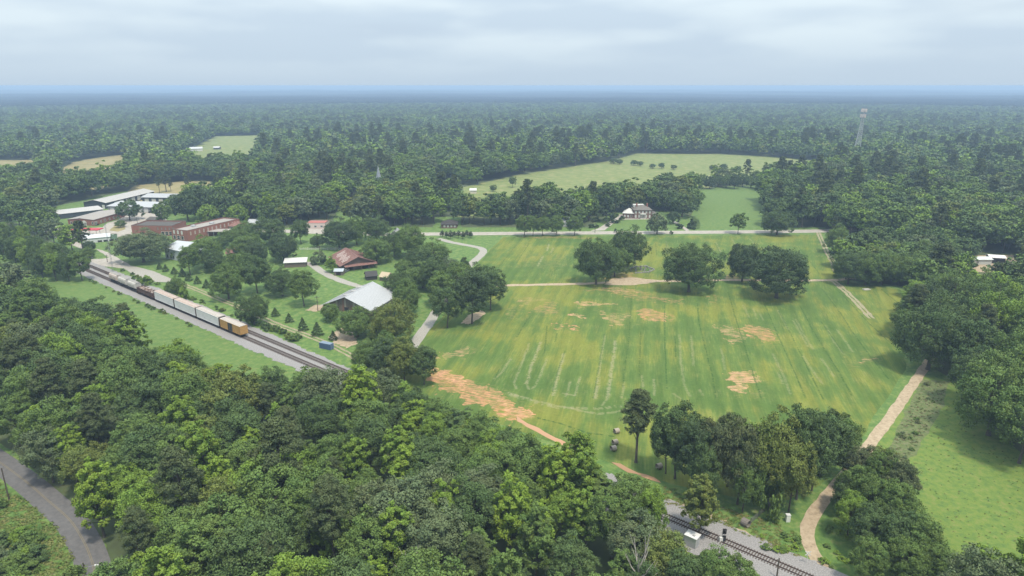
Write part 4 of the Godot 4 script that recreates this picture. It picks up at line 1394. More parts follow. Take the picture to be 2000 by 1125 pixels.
	for k in 22:
		var x := (k + 0.5) / 22.0
		var hh := 2.6 + 4.8 * (1.0 - absf(x - 0.5) * 2.0) - 0.25
		if k % 5 == 3: hh *= 0.6
		put(o, "board", "f", x * s.x, 0.0, s.x / 22.0 * (0.72 + 0.2 * fmod(k * 0.61, 1.0)), hh, [grey_wood, mat(0.16, 0.085, 0.06), mat(0.25, 0.22, 0.19), grey_wood][k % 4], 0.05 + 0.02 * (k % 3))
	for k in 3:
		put(o, "doorway", "f", s.x * (0.3 + 0.2 * k), 0, 2.0, 2.6, black, 0.14)
	for k in 3:
		obj("roof_vent", box_mesh(Vector3(s.x * 0.40, 6.55, -4.5 - k * 6.2), Vector3(2.4, 0.7, 1.7), Basis(Vector3.BACK, 0.18)), old_metal, o)
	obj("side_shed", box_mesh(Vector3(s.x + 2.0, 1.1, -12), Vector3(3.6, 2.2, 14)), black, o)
	# small huts by the barns
	o = house("tool_shed", "small shed with blue grey tin roof beside the red roofed barn", "shed", [653, 538], [670, 538], 4.4, 2.2, "gable_x", 0.9, grey_wood, mat(0.34, 0.38, 0.42, 0.5), 0.3)
	put(o, "opening", "f", 2.2, 0, 2.4, 1.8, black)
	o = house("tarred_hut", "small black tarred hut behind the white roofed barn", "hut", [716, 548], [737, 546], 5.5, 2.2, "gable_x", 1.8, mat(0.04, 0.037, 0.035), mat(0.045, 0.043, 0.043, 0.9), 0.4)
	o = house("tan_roofed_hut", "small hut with tan roof behind the white roofed barn", "hut", [742, 548], [757, 550], 5.0, 2.2, "gable_x", 1.8, grey_wood, mat(0.42, 0.34, 0.24, 0.9), 0.4)
	# container by the tracks
	c = thing("shipping_container", "blue shipping container beside the farm track", "container", G(624, 680), -atan2(RD.y, RD.x) + 0.25)
	c.scale = Vector3.ONE * 0.86
	obj("body", box_mesh(Vector3(3, 1.3, -1.2), Vector3(6.06, 2.6, 2.44)), mat(0.060, 0.100, 0.185, 0.7), c)
	var cs := begin()
	for k in 18:
		box(cs, Vector3(0.2 + k * 0.33, 1.3, 0.05), Vector3(0.08, 1.2, 0.03))
	obj("side_ribs", done(cs), mat(0.060, 0.100, 0.185, 0.7), c)
	obj("roof", box_mesh(Vector3(3, 2.64, -1.2), Vector3(6.0, 0.06, 2.38)), mat(0.16, 0.21, 0.28, 0.7), c)
	for z in [-0.65, -1.75]:
		var d := obj("door", box_mesh(Vector3(6.06, 1.3, z), Vector3(0.06, 2.4, 1.05)), mat(0.075, 0.13, 0.24, 0.6), c)
		obj("lock_rod", tube_mesh(Vector3(6.13, 0.2, z), Vector3(6.13, 2.4, z), 0.03, 0.03), mat(0.4, 0.4, 0.4, 0.4, 0.6), d)
	# houses by the main road
	o = house("brick_ranch_house", "low brown brick house with dark hipped roof by the main road", "house", [862, 446], [892, 446], 10, 2.8, "hip", 2.4, brown_brick, dark_shingle, 0.7)
	for k in 4:
		put(o, "window", "f", 2.2 + k * 2.4, 0.9, 1.2, 1.2, white, 0.05, cream)
	o = house("white_house", "white gabled house with porch hidden under farm trees", "house", [760, 472], [783, 472], 10, 3.6, "gable_z", 3.4, white, mat(0.22, 0.22, 0.23), 0.4)
	for k in 2:
		put(o, "window", "f", 2.0 + k * 4.0, 3.9, 0.9, 1.5, glass, 0.04, white)
	obj("porch_roof", box_mesh(Vector3(4, 2.6, 1.2), Vector3(8.6, 0.12, 2.6), Basis(Vector3.RIGHT, 0.12)), shingle, o)
	for k in 4:
		obj("porch_post", box_mesh(Vector3(0.3 + k * 2.4, 1.2, 2.3), Vector3(0.14, 2.4, 0.14)), white, o)
	# brick mansion
	o = house("brick_mansion", "two storey brick mansion with white portico behind the front lawn", "house", [1238, 427], [1272, 427], 11, 6.4, "hip", 3.0, brown_brick, shingle, 0.6)
	s = o.get_meta("size")
	for k in 5:
		if k != 2:
			put(o, "window", "f", s.x * (0.1 + 0.2 * k), 0.8, 1.1, 2.0, white, 0.04, white)
		put(o, "window", "f", s.x * (0.1 + 0.2 * k), 4.0, 1.1, 1.7, white, 0.04, white)
	put(o, "door", "f", s.x * 0.5, 0, 1.3, 2.6, mat(0.05, 0.05, 0.05), 0.06, white)
	var port := obj("portico", box_mesh(Vector3(s.x * 0.5, 3.6, 1.1), Vector3(4.0, 0.5, 2.2)), white, o)
	for x in [-1.7, -0.7, 0.7, 1.7]:
		obj("column", tube_mesh(Vector3(s.x * 0.5 + x, 0, 1.9), Vector3(s.x * 0.5 + x, 3.36, 1.9), 0.2, 0.17, 10), white, port)
	obj("step", box_mesh(Vector3(s.x * 0.5, 0.12, 1.9), Vector3(4.2, 0.24, 2.4)), cream, port)
	for x in [0.22, 0.82]:
		obj("chimney", box_mesh(Vector3(s.x * x, 9.0, -6.5), Vector3(1.0, 3.0, 1.0)), brick, o)
	obj("rear_wing_roof", box_mesh(Vector3(s.x * 0.36, 8.2, -10), Vector3(s.x * 0.62, 1.6, 5)), white, o)
	var w1 := house("mansion_wing", "low brick wing with bright white hipped roof beside the mansion", "house", [1216, 426], [1237, 427], 10, 3.8, "hip", 3.0, brown_brick, mat(0.46, 0.45, 0.43, 0.6), 0.4)
	for k in 3:
		put(w1, "window", "f", 1.6 + k * 2.4, 0.9, 1.0, 1.7, white if k != 2 else black, 0.05, white)
	var w2 := house("mansion_wing", "short low brick wing partly behind the lawn tree", "house", [1273, 427], [1284, 427], 8, 3.2, "hip", 1.6, brown_brick, shingle, 0.3)
	put(w2, "window", "f", 2, 0.8, 1.2, 1.6, white, 0.05, white)
	# church and houses beyond
	p = G(735, 392)
	c = thing("church", "white church with a grey spire rising above the trees", "church", p, 0.25)
	obj("wall", box_mesh(Vector3(0, 4, -9), Vector3(11, 8, 20)), white, c)
	var cr := begin()
	for k in [-1.0, 1.0]:
		slab(cr, Vector3(0, 14.5, 1.4), Vector3(0, 14.5, -19.4), Vector3(k * 6.2, 7.6, -19.4), Vector3(k * 6.2, 7.6, 1.4), 0.15)
	obj("roof", done(cr), mat(0.20, 0.21, 0.23, 0.8), c)
	var gb := begin()
	for q in [Vector3(-5.5, 8, 1.0), Vector3(0, 14.2, 1.0), Vector3(5.5, 8, 1.0)]: gb.add_vertex(q)
	obj("gable", done(gb), white, c)
	obj("tower", box_mesh(Vector3(3, 9.5, 0.4), Vector3(4.0, 19, 4.0)), white, c)
	var sp := begin()
	tube(sp, Vector3(3, 19, 0.4), Vector3(3, 30, 0.4), 2.2, 0.05, 4)
	obj("spire", done(sp), mat(0.24, 0.26, 0.30, 0.7), c)
	o = house("white_house", "white gabled house beside the church lawn", "house", [832, 384], [846, 384], 10, 5.5, "gable_z", 3.6, white, mat(0.3, 0.3, 0.32))
	put(o, "window", "f", 4, 3, 1.2, 1.8, glass, 0.05)
	o = house("pavilion", "small pale roofed shelter at the edge of the far pasture", "shelter", [918, 378], [930, 378], 6, 3.0, "gable_x", 1.4, cream, white)
	o = house("grey_roofed_house", "grey roofed house glimpsed behind trees near the mansion", "house", [1100, 442], [1124, 442], 9, 3.0, "gable_x", 2.4, white, mat(0.36, 0.37, 0.38))
	o = house("red_tin_shed", "small red roofed shed by the pale dead tree", "shed", [558, 386], [580, 386], 9, 3.2, "gable_x", 2.0, mat(0.20, 0.05, 0.05), mat(0.30, 0.14, 0.13))
	o = house("grey_cottage", "grey roofed cottage in trees at the meadow's far corner", "house", [1680, 486], [1712, 484], 9, 3.0, "gable_x", 2.2, mat(0.30, 0.27, 0.25), mat(0.26, 0.235, 0.22))
	o = house("white_cottage", "white gabled cottage behind the broad spreading tree", "house", [1722, 482], [1742, 480], 9, 3.4, "gable_z", 3.0, white, mat(0.36, 0.34, 0.32))
	o = house("grey_house", "pale grey house deep among the trees east of the meadow", "house", [1826, 460], [1842, 460], 9, 4.0, "gable_x", 2.4, mat(0.4, 0.4, 0.4), mat(0.4, 0.42, 0.44))
	o = house("mobile_home", "long white mobile home in a clearing among trees", "house", [1898, 517], [1936, 517], 6, 3.0, "gable_x", 0.8, mat(0.45, 0.47, 0.46), mat(0.52, 0.55, 0.54))
	put(o, "window", "f", 3, 1.0, 1.6, 1.0, glass, 0.04, white)
	o = house("carport", "white carport roof beside the mobile home", "carport", [1932, 514], [1962, 516], 7, 3.4, "gable_x", 0.7, mat(0.10, 0.09, 0.085), mat(0.66, 0.64, 0.64))
	put(o, "opening", "f", 4.4, 0, 6.0, 2.6, black, 0.04)
	o = house("farm_shed", "small white shed at the edge of the far sloping field", "shed", [372, 296], [396, 295], 10, 4, "gable_x", 2, white, mat(0.45, 0.46, 0.48))
	o = house("farm_shed", "tiny pale roofed shelter out in the far sloping field", "shed", [417, 292], [428, 292], 7, 3, "gable_x", 1.2, mat(0.08, 0.08, 0.08), mat(0.5, 0.5, 0.52))

# ---------------------------------------------------------------- masts, poles, signals, fences, cars
func lattice(o: Node3D, n: String, h: float, w0: float, w1: float, y0: float, steps: int, thick: float, m: Material) -> void:
	var st := begin()
	var at := func(k: int, y: float) -> Vector3:
		var w := lerpf(w0, w1, (y - y0) / (h - y0))
		return Vector3(cos(TAU * k / 3.0 + 0.5) * w, y, sin(TAU * k / 3.0 + 0.5) * w)
	for k in 3:
		tube(st, at.call(k, y0), at.call(k, h), thick, thick * 0.8, 4)
		for i in steps:
			var ya := lerpf(y0, h, float(i) / steps)
			var yb := lerpf(y0, h, float(i + 1) / steps)
			tube(st, at.call(k, ya), at.call((k + 1) % 3, yb), thick * 0.5, thick * 0.5, 3)
			tube(st, at.call(k, yb), at.call((k + 1) % 3, yb), thick * 0.5, thick * 0.5, 3)
	obj(n, done(st), m, o)

func pole(at: Vector3, h: float, label: String, arm := true) -> Node3D:
	var o := thing("utility_pole", label, "pole", at, rng.randf_range(-0.3, 0.3), "wooden utility poles")
	var wood := mat(0.085, 0.068, 0.055, 0.9)
	obj("post", tube_mesh(Vector3(0, -0.2, 0), Vector3(0, h, 0), 0.17, 0.12), wood, o)
	if arm:
		obj("crossarm", box_mesh(Vector3(0, h - 0.7, 0), Vector3(2.2, 0.12, 0.1)), wood, o)
		for x in [-0.95, -0.4, 0.95]:
			obj("insulator", tube_mesh(Vector3(x, h - 0.64, 0), Vector3(x, h - 0.4, 0), 0.06, 0.04, 6), mat(0.4, 0.42, 0.42, 0.3), o)
	return o

func car(at: Vector3, turn: float, m: Material, label: String, tall_ := 1.45) -> void:
	var o := thing("parked_car", label, "car", at, turn, "cars in town")
	var glass := mat(0.02, 0.024, 0.03, 0.12)
	var st := begin()
	var prof := [Vector2(-2.25, 0.35), Vector2(-2.3, 0.75), Vector2(-2.1, 0.92), Vector2(-1.2, 0.98), Vector2(1.3, 0.98), Vector2(2.15, 0.85), Vector2(2.25, 0.6), Vector2(2.2, 0.35)]
	extrude(st, prof, 0.88)
	obj("body", done(st), m, o)
	st = begin()
	extrude(st, [Vector2(-1.75, 0.97), Vector2(-1.3, tall_ - 0.04), Vector2(0.3, tall_ - 0.04), Vector2(1.05, 0.97)], 0.76)
	obj("windows", done(st), glass, o)
	st = begin()
	extrude(st, [Vector2(-1.35, tall_ - 0.06), Vector2(-1.2, tall_), Vector2(0.25, tall_), Vector2(0.4, tall_ - 0.06)], 0.78)
	obj("roof", done(st), m, o)
	for x in [-1.4, 1.4]:
		for z in [-0.82, 0.82]:
			obj("wheel", tube_mesh(Vector3(x, 0.33, z - 0.1), Vector3(x, 0.33, z + 0.1), 0.33, 0.33, 12), mat(0.015, 0.015, 0.015), o)

func extrude(st: SurfaceTool, p: Array, half: float) -> void:
	var n := p.size()
	for i in n:
		var a: Vector2 = p[i]
		var b: Vector2 = p[(i + 1) % n]
		quad(st, Vector3(a.x, a.y, -half), Vector3(a.x, a.y, half), Vector3(b.x, b.y, half), Vector3(b.x, b.y, -half))
	for s in [-1, 1]:
		for i in range(1, n - 1):
			var t := [p[0], p[i], p[i + 1]]
			if s > 0: t.reverse()
			for q in t:
				st.add_vertex(Vector3(q.x, q.y, s * half))

func make_small_things() -> void:
	var steel := mat(0.30, 0.31, 0.33, 0.5, 0.4)
	var white := mat(0.62, 0.62, 0.60, 0.7)
	var black := mat(0.016, 0.015, 0.015, 0.8)
	# tall lattice tower with antenna racks
	var base := G(1668, 312)
	var o := thing("telecom_tower", "tall lattice tower with antenna racks rising from the distant woods", "tower", base)
	var h := tall(base, 215)
	lattice(o, "lattice_mast", h, 5.6, 1.0, 0.0, 26, 0.36, mat(0.38, 0.39, 0.41, 0.6))
	o.rotation.z = -0.065
	for lv in 2:
		var y := h - 1.0 - lv * 7.0
		var ring := obj("antenna_platform", tube_mesh(Vector3(0, y - 0.3, 0), Vector3(0, y + 0.3, 0), 2.6, 2.6, 9), steel, o)
		for k in 9:
			var a := TAU * k / 9
			obj("antenna_panel", box_mesh(Vector3(cos(a) * 3.1, y + 0.8, sin(a) * 3.1), Vector3(0.8, 4.4, 0.8)), mat(0.55, 0.48, 0.46, 0.7), ring)
	# thin radio mast by the crossing
	base = G(222, 535)
	o = thing("radio_mast", "thin guyed lattice mast beside the railway crossing", "mast", base)
	h = tall(base, 428)
	lattice(o, "lattice_mast", h, 0.42, 0.38, 0.0, 40, 0.05, mat(0.22, 0.23, 0.24, 0.6, 0.3))
	for k in 3:
		var a := TAU * k / 3.0
		for y in [h * 0.5, h * 0.92]:
			obj("guy_wire", tube_mesh(Vector3(0, y, 0), Vector3(cos(a) * 11, 0, sin(a) * 11), 0.02, 0.02, 4), steel, o)
	# utility poles
	pole(G(18, 977), tall(G(18, 977), 914), "bare wooden pole on the weedy verge of the curving road", false)
	var lamp := pole(G(168, 1128), tall(G(168, 1128), 1099), "short wooden pole with a pale street lamp by the curving road", false)
	obj("lamp_arm", tube_mesh(Vector3(0, tall(G(168, 1128), 1110), 0), Vector3(2.2, tall(G(168, 1128), 1110) + 0.7, 0), 0.06, 0.05), steel, lamp)
	obj("lamp_head", box_mesh(Vector3(2.6, tall(G(168, 1128), 1110) + 0.7, 0), Vector3(0.9, 0.18, 0.35)), mat(0.5, 0.5, 0.5), lamp)
	pole(G(621, 607), tall(G(621, 607), 578), "wooden pole beside the white roofed barn", true)
	pole(G(1517, 1128), tall(G(1517, 1128), 1090), "short wooden pole beside the single railway track", false)
	pole(G(1566, 966), tall(G(1566, 966), 922), "pale wooden pole at the shaded bend of the dirt road", false)
	pole(G(1162, 455), tall(G(1162, 455), 434), "wooden pole at the foot of the mansion drive", true)
	pole(G(626, 512), tall(G(626, 512), 480), "wooden pole beside the round flowering tree", true)
	pole(G(270, 446), tall(G(270, 446), 424), "thin street pole at the town side street", true)
	pole(G(120, 468), tall(G(120, 468), 452), "thin pole on the town forecourt", true)
	pole(G(210, 512), tall(G(210, 512), 497), "pole at the street by the railway crossing", true)
	# railway signal, cabinet, cross sign
	var p := TR(271, -2.4)
	o = thing("railway_signal", "railway signal post with two black heads beside the track", "signal", G(1410, 1058))
	h = tall(G(1410, 1058), 1034)
	obj("post", tube_mesh(Vector3(0, 0, 0), Vector3(0, h, 0), 0.09, 0.08), mat(0.45, 0.45, 0.45), o)
	obj("base_box", box_mesh(Vector3(-0.25, 0.6, 0), Vector3(0.7, 1.2, 0.5)), white, o)
	for y in [h - 0.5, h - 2.2]:
		var hd := obj("signal_head", box_mesh(Vector3(0.35, y, 0), Vector3(0.8, 1.2, 0.3)), black, o)
		for k in 2:
			obj("lamp_hood", tube_mesh(Vector3(0.35, y - 0.25 + k * 0.5, 0.15), Vector3(0.35, y - 0.25 + k * 0.5, 0.5), 0.17, 0.17, 8), black, hd)
	var ld := begin()
	for s in [-0.2, 0.2]:
		tube(ld, Vector3(-0.6 + s, 0, 0), Vector3(-0.6 + s, h - 1.4, 0), 0.03, 0.03, 4)
	for k in 9:
		tube(ld, Vector3(-0.8, 0.3 + k * 0.4, 0), Vector3(-0.4, 0.3 + k * 0.4, 0), 0.025, 0.025, 4)
	obj("ladder", done(ld), mat(0.4, 0.4, 0.4), o)
	o = thing("signal_cabinet", "silver metal equipment cabinet beside the single railway track", "cabinet", G(1336, 1064), -atan2(RD.y, RD.x))
	obj("body", box_mesh(Vector3(1.3, 1.25, -1.0), Vector3(2.6, 2.5, 2.0)), mat(0.46, 0.47, 0.48, 0.4, 0.3), o)
	var rb := begin()
	for k in 9:
		box(rb, Vector3(0.16 + k * 0.285, 1.25, 0.02), Vector3(0.03, 1.2, 0.03))
	obj("side_ribs", done(rb), mat(0.40, 0.41, 0.42, 0.4, 0.3), o)
	obj("roof", box_mesh(Vector3(1.3, 2.58, -1.0), Vector3(2.9, 0.16, 2.3)), mat(0.60, 0.60, 0.60, 0.5), o)
	obj("door", box_mesh(Vector3(2.62, 1.2, -1.0), Vector3(0.06, 2.1, 0.95)), mat(0.38, 0.39, 0.40, 0.4, 0.3), o)
	obj("roof_vent", box_mesh(Vector3(1.7, 2.74, -0.8), Vector3(0.5, 0.16, 0.5)), mat(0.3, 0.3, 0.3), o)
	o = thing("crossing_sign", "white crossed board sign at the railway crossing", "sign", G(1575, 1101))
	obj("post", tube_mesh(Vector3(0, 0, 0), Vector3(0, 3.0, 0), 0.06, 0.06), white, o)
	for a in [0.7, -0.7]:
		obj("board", box_mesh(Vector3(0, 2.6, 0.08 + a * 0.03), Vector3(1.5, 0.22, 0.03), Basis(Vector3.BACK, a)), white, o)
	o = thing("utility_box", "white upright utility box at the end of the wire fence", "box", G(1538, 1018))
	obj("body", box_mesh(Vector3(0, 0.85, 0), Vector3(0.9, 1.7, 0.8)), white, o)
	obj("lid", box_mesh(Vector3(0, 1.75, 0), Vector3(1.0, 0.1, 0.9)), mat(0.5, 0.5, 0.5), o)
	o = thing("concrete_culvert", "broken concrete culvert pipe end in the grass", "culvert", G(1462, 1030), 0.7)
	var cv := begin()
	for k in 14:
		var a0 := TAU * k / 14
		var a1 := TAU * (k + 1) / 14
		for e in [[0.95, 0.95], [0.75, 0.75]]:
			quad(cv, Vector3(cos(a0) * e[0], 0.8 + sin(a0) * e[0], 0), Vector3(cos(a0) * e[0], 0.8 + sin(a0) * e[0], -1.6), Vector3(cos(a1) * e[1], 0.8 + sin(a1) * e[1], -1.6), Vector3(cos(a1) * e[1], 0.8 + sin(a1) * e[1], 0))
		quad(cv, Vector3(cos(a0) * 0.75, 0.8 + sin(a0) * 0.75, 0), Vector3(cos(a0) * 0.95, 0.8 + sin(a0) * 0.95, 0), Vector3(cos(a1) * 0.95, 0.8 + sin(a1) * 0.95, 0), Vector3(cos(a1) * 0.75, 0.8 + sin(a1) * 0.75, 0))
	obj("pipe", done(cv), mat(0.16, 0.14, 0.125, 0.95), o)
	obj("footing", box_mesh(Vector3(0, 0.06, -0.8), Vector3(1.5, 0.12, 1.6)), mat(0.2, 0.18, 0.16), o)
	fence("wire_fence", "low wire fence between the culvert, the trees and the utility box", [1466, 1022, 1482, 1008, 1496, 996, 1516, 1003, 1536, 1012], 1.5, mat(0.11, 0.11, 0.105), 2.0, 7, 0.05)
	fence("board_fence", "white board fence on the farm lawn in front of the trees", [586, 488, 632, 488, 677, 488], 1.4, white, 2.2, 3, 0.12)
	# round bales
	for b in [[1204, 846, "weathered round hay bale beside the lone pine, farthest from the railway"], [1201, 868, "weathered round hay bale in the middle of the row by the lone pine"], [1198, 880, "weathered round hay bale at the railway end of the row by the lone pine"], [1287, 915, "grey round hay bale at the foot of the dark trees"]]:
		var q := G(b[0], b[1])
		o = thing("hay_bale", b[2], "hay bale", q, 0.4, "round hay bales by the meadow")
		obj("bale", tube_mesh(Vector3(-0.7, 0.72, 0), Vector3(0.7, 0.72, 0), 0.76, 0.76, 18), mat(0.30, 0.26, 0.21, 0.95), o)
		obj("end_face", tube_mesh(Vector3(0.68, 0.72, 0), Vector3(0.74, 0.72, 0), 0.7, 0.62, 18), mat(0.22, 0.18, 0.13, 0.95), o)
	# graveyard
	o = thing("graveyard_wall", "low grey stone wall round the small graveyard under the oak", "wall", Vector3.ZERO)
	var ring := poly([1215, 531, 1240, 522, 1262, 521, 1278, 527, 1268, 532, 1240, 534])
	var grave := mottled(81, 3.0, 0.06, 4, [[0.0, 0.16, 0.155, 0.145], [1.0, 0.36, 0.35, 0.33]], 0.95, 128)
	for i in ring.size() - 1:
		var a := ring[i]
		var b := ring[i + 1]
		var n := int(a.distance_to(b) / 1.3)
		for k in n:
			var q := a.lerp(b, (k + 0.5) / n)
			var hh := rng.randf_range(0.5, 0.8)
			var m := obj("stone_block", box_mesh(Vector3(0, hh / 2, 0), Vector3(1.2, hh, 0.5)), grave, o)
			m.position = Vector3(q.x, 0, q.y)
			m.rotation.y = -atan2((b - a).y, (b - a).x)
	for i in 12:
		var q := G(1224 + i % 6 * 9 + rng.randf_range(-2, 2), 525 + i / 6 * 4 + rng.randf_range(-1, 1))
		var g := thing("gravestone", "upright grey gravestone inside the low walled graveyard", "gravestone", q, rng.randf_range(-0.2, 0.2), "gravestones under the oak")
		var hh := rng.randf_range(0.8, 1.7)
		obj("slab", box_mesh(Vector3(0, hh / 2 + 0.1, 0), Vector3(0.75, hh, 0.16)), grave, g)
		obj("plinth", box_mesh(Vector3(0, 0.07, 0), Vector3(1.0, 0.14, 0.4)), grave, g)
	# cars
	var dark := mat(0.02, 0.021, 0.024, 0.25)
	car(G(187, 440), 0.2, dark, "black car parked in front of the low brick shop")
	car(G(105, 447), 1.1, dark, "dark pickup on the town road beside the verge", 1.75)
	car(G(148, 470), 0.7, mat(0.04, 0.04, 0.04, 0.3), "dark off-road car by the pale grey metal shed", 1.8)
	car(G(170, 459), 0.1, mat(0.30, 0.30, 0.31, 0.3), "silver car beside the red canopy")
	car(G(105, 462), 1.4, dark, "small dark car near the trees on the forecourt")
	car(G(296, 416), 0.0, dark, "dark car parked at the loading shed")
	car(G(676, 531), 1.2, mat(0.12, 0.13, 0.14, 0.3), "grey car parked at the red roofed barn")
	car(G(1198, 430), 0.9, mat(0.45, 0.45, 0.46, 0.3), "pale car on the mansion drive")
	# white parts and odds
	o = thing("propane_tank", "white propane tank beside the shady farm trees", "tank", G(805, 632), 0.5)
	obj("tank", tube_mesh(Vector3(-1.1, 0.85, 0), Vector3(1.1, 0.85, 0), 0.5, 0.5, 14), mat(0.66, 0.66, 0.66, 0.5), o)
	for x in [-0.7, 0.7]:
		obj("foot", box_mesh(Vector3(x, 0.2, 0), Vector3(0.15, 0.4, 0.7)), mat(0.3, 0.3, 0.3), o)
	o = thing("relay_hut", "small pale railway hut with apron beside the crossing", "hut", G(175, 504), 0.3)
	obj("wall", box_mesh(Vector3(0, 1.3, 0), Vector3(3.0, 2.6, 2.6)), mat(0.42, 0.42, 0.40), o)
	obj("roof", box_mesh(Vector3(0, 2.7, 0), Vector3(3.4, 0.2, 3.0)), mat(0.52, 0.52, 0.50), o)
	obj("door", box_mesh(Vector3(0.5, 1.0, 1.32), Vector3(0.9, 2.0, 0.06)), mat(0.25, 0.25, 0.25), o)
	o = thing("stone_slab", "pale concrete slab lying on the grass beside the oaks", "slab", G(1692, 566), 0.3)
	obj("slab", box_mesh(Vector3(0, 0.2, 0), Vector3(3.4, 0.4, 2.0)), mat(0.42, 0.40, 0.38), o)
	obj("rim", box_mesh(Vector3(0, 0.44, 0), Vector3(2.6, 0.1, 1.4)), mat(0.36, 0.34, 0.32), o)
	# dead trees
	for q in [[557, 388, 336, "tall pale dead tree standing behind the red roofed shed"], [1238, 1120, 1060, "bleached dead tree in the wood beside the railway"], [800, 1110, 1088, "grey dead tree sticking out of the leafy wood"]]:
		var at := G(q[0], q[1] + (0 if q[1] < 900 else 90))
		var t := thing("dead_tree", q[3], "tree", at, 0, "dead trees")
		var hh := tall(at, q[2])
		var st := begin()
		var grey := mat(0.34, 0.31, 0.28, 0.9)
		tube(st, Vector3(0, -0.2, 0), Vector3(0.3, hh * 0.55, 0), 0.34, 0.24, 7)
		obj("trunk", done(st), grey, t)
		st = begin()
		for k in 9:
			var a := k * 2.4
			var y := hh * (0.5 + 0.02 * k)
			var e := Vector3(0.3 + cos(a) * (3.6 - 0.25 * k), y + hh * 0.12 + k * hh * 0.035, sin(a) * (3.6 - 0.25 * k))
			tube(st, Vector3(0.3, y, 0), e.lerp(Vector3(0.3, y, 0), 0.5) + Vector3(0, -0.5, 0), 0.15, 0.1, 5)
			tube(st, e.lerp(Vector3(0.3, y, 0), 0.5) + Vector3(0, -0.5, 0), e, 0.1, 0.03, 4)
			tube(st, e.lerp(Vector3(0.3, y, 0), 0.4), e + Vector3(sin(a) * 1.2, 1.4, -cos(a) * 1.2), 0.06, 0.02, 4)
		obj("branches", done(st), grey, t)

func fence(n: String, label: String, a: Array, h: float, m: Material, gap: float, rows: int, wide: float) -> void:
	var p := poly(a)
	var o := thing(n, label, "fence", Vector3.ZERO)
	for i in p.size() - 1:
		var b := p[i]
		var e := p[i + 1]
		var k := maxi(1, int(b.distance_to(e) / gap))
		var turn := -atan2((e - b).y, (e - b).x)
		for j in k:
			var q := b.lerp(e, float(j) / k)
			var s := obj("post", box_mesh(Vector3(0, h / 2, 0), Vector3(0.14, h, 0.14)), m, o)
			s.position = Vector3(q.x, 0, q.y)
			s.rotation.y = turn
			var l := b.distance_to(e) / k
			for r in rows:
				var w := obj("rail", box_mesh(Vector3(l / 2, h * (r + 0.75) / (rows + 0.2), 0.09), Vector3(l - 0.02, wide, 0.035)), m, o)
				w.position = s.position
				w.rotation.y = turn

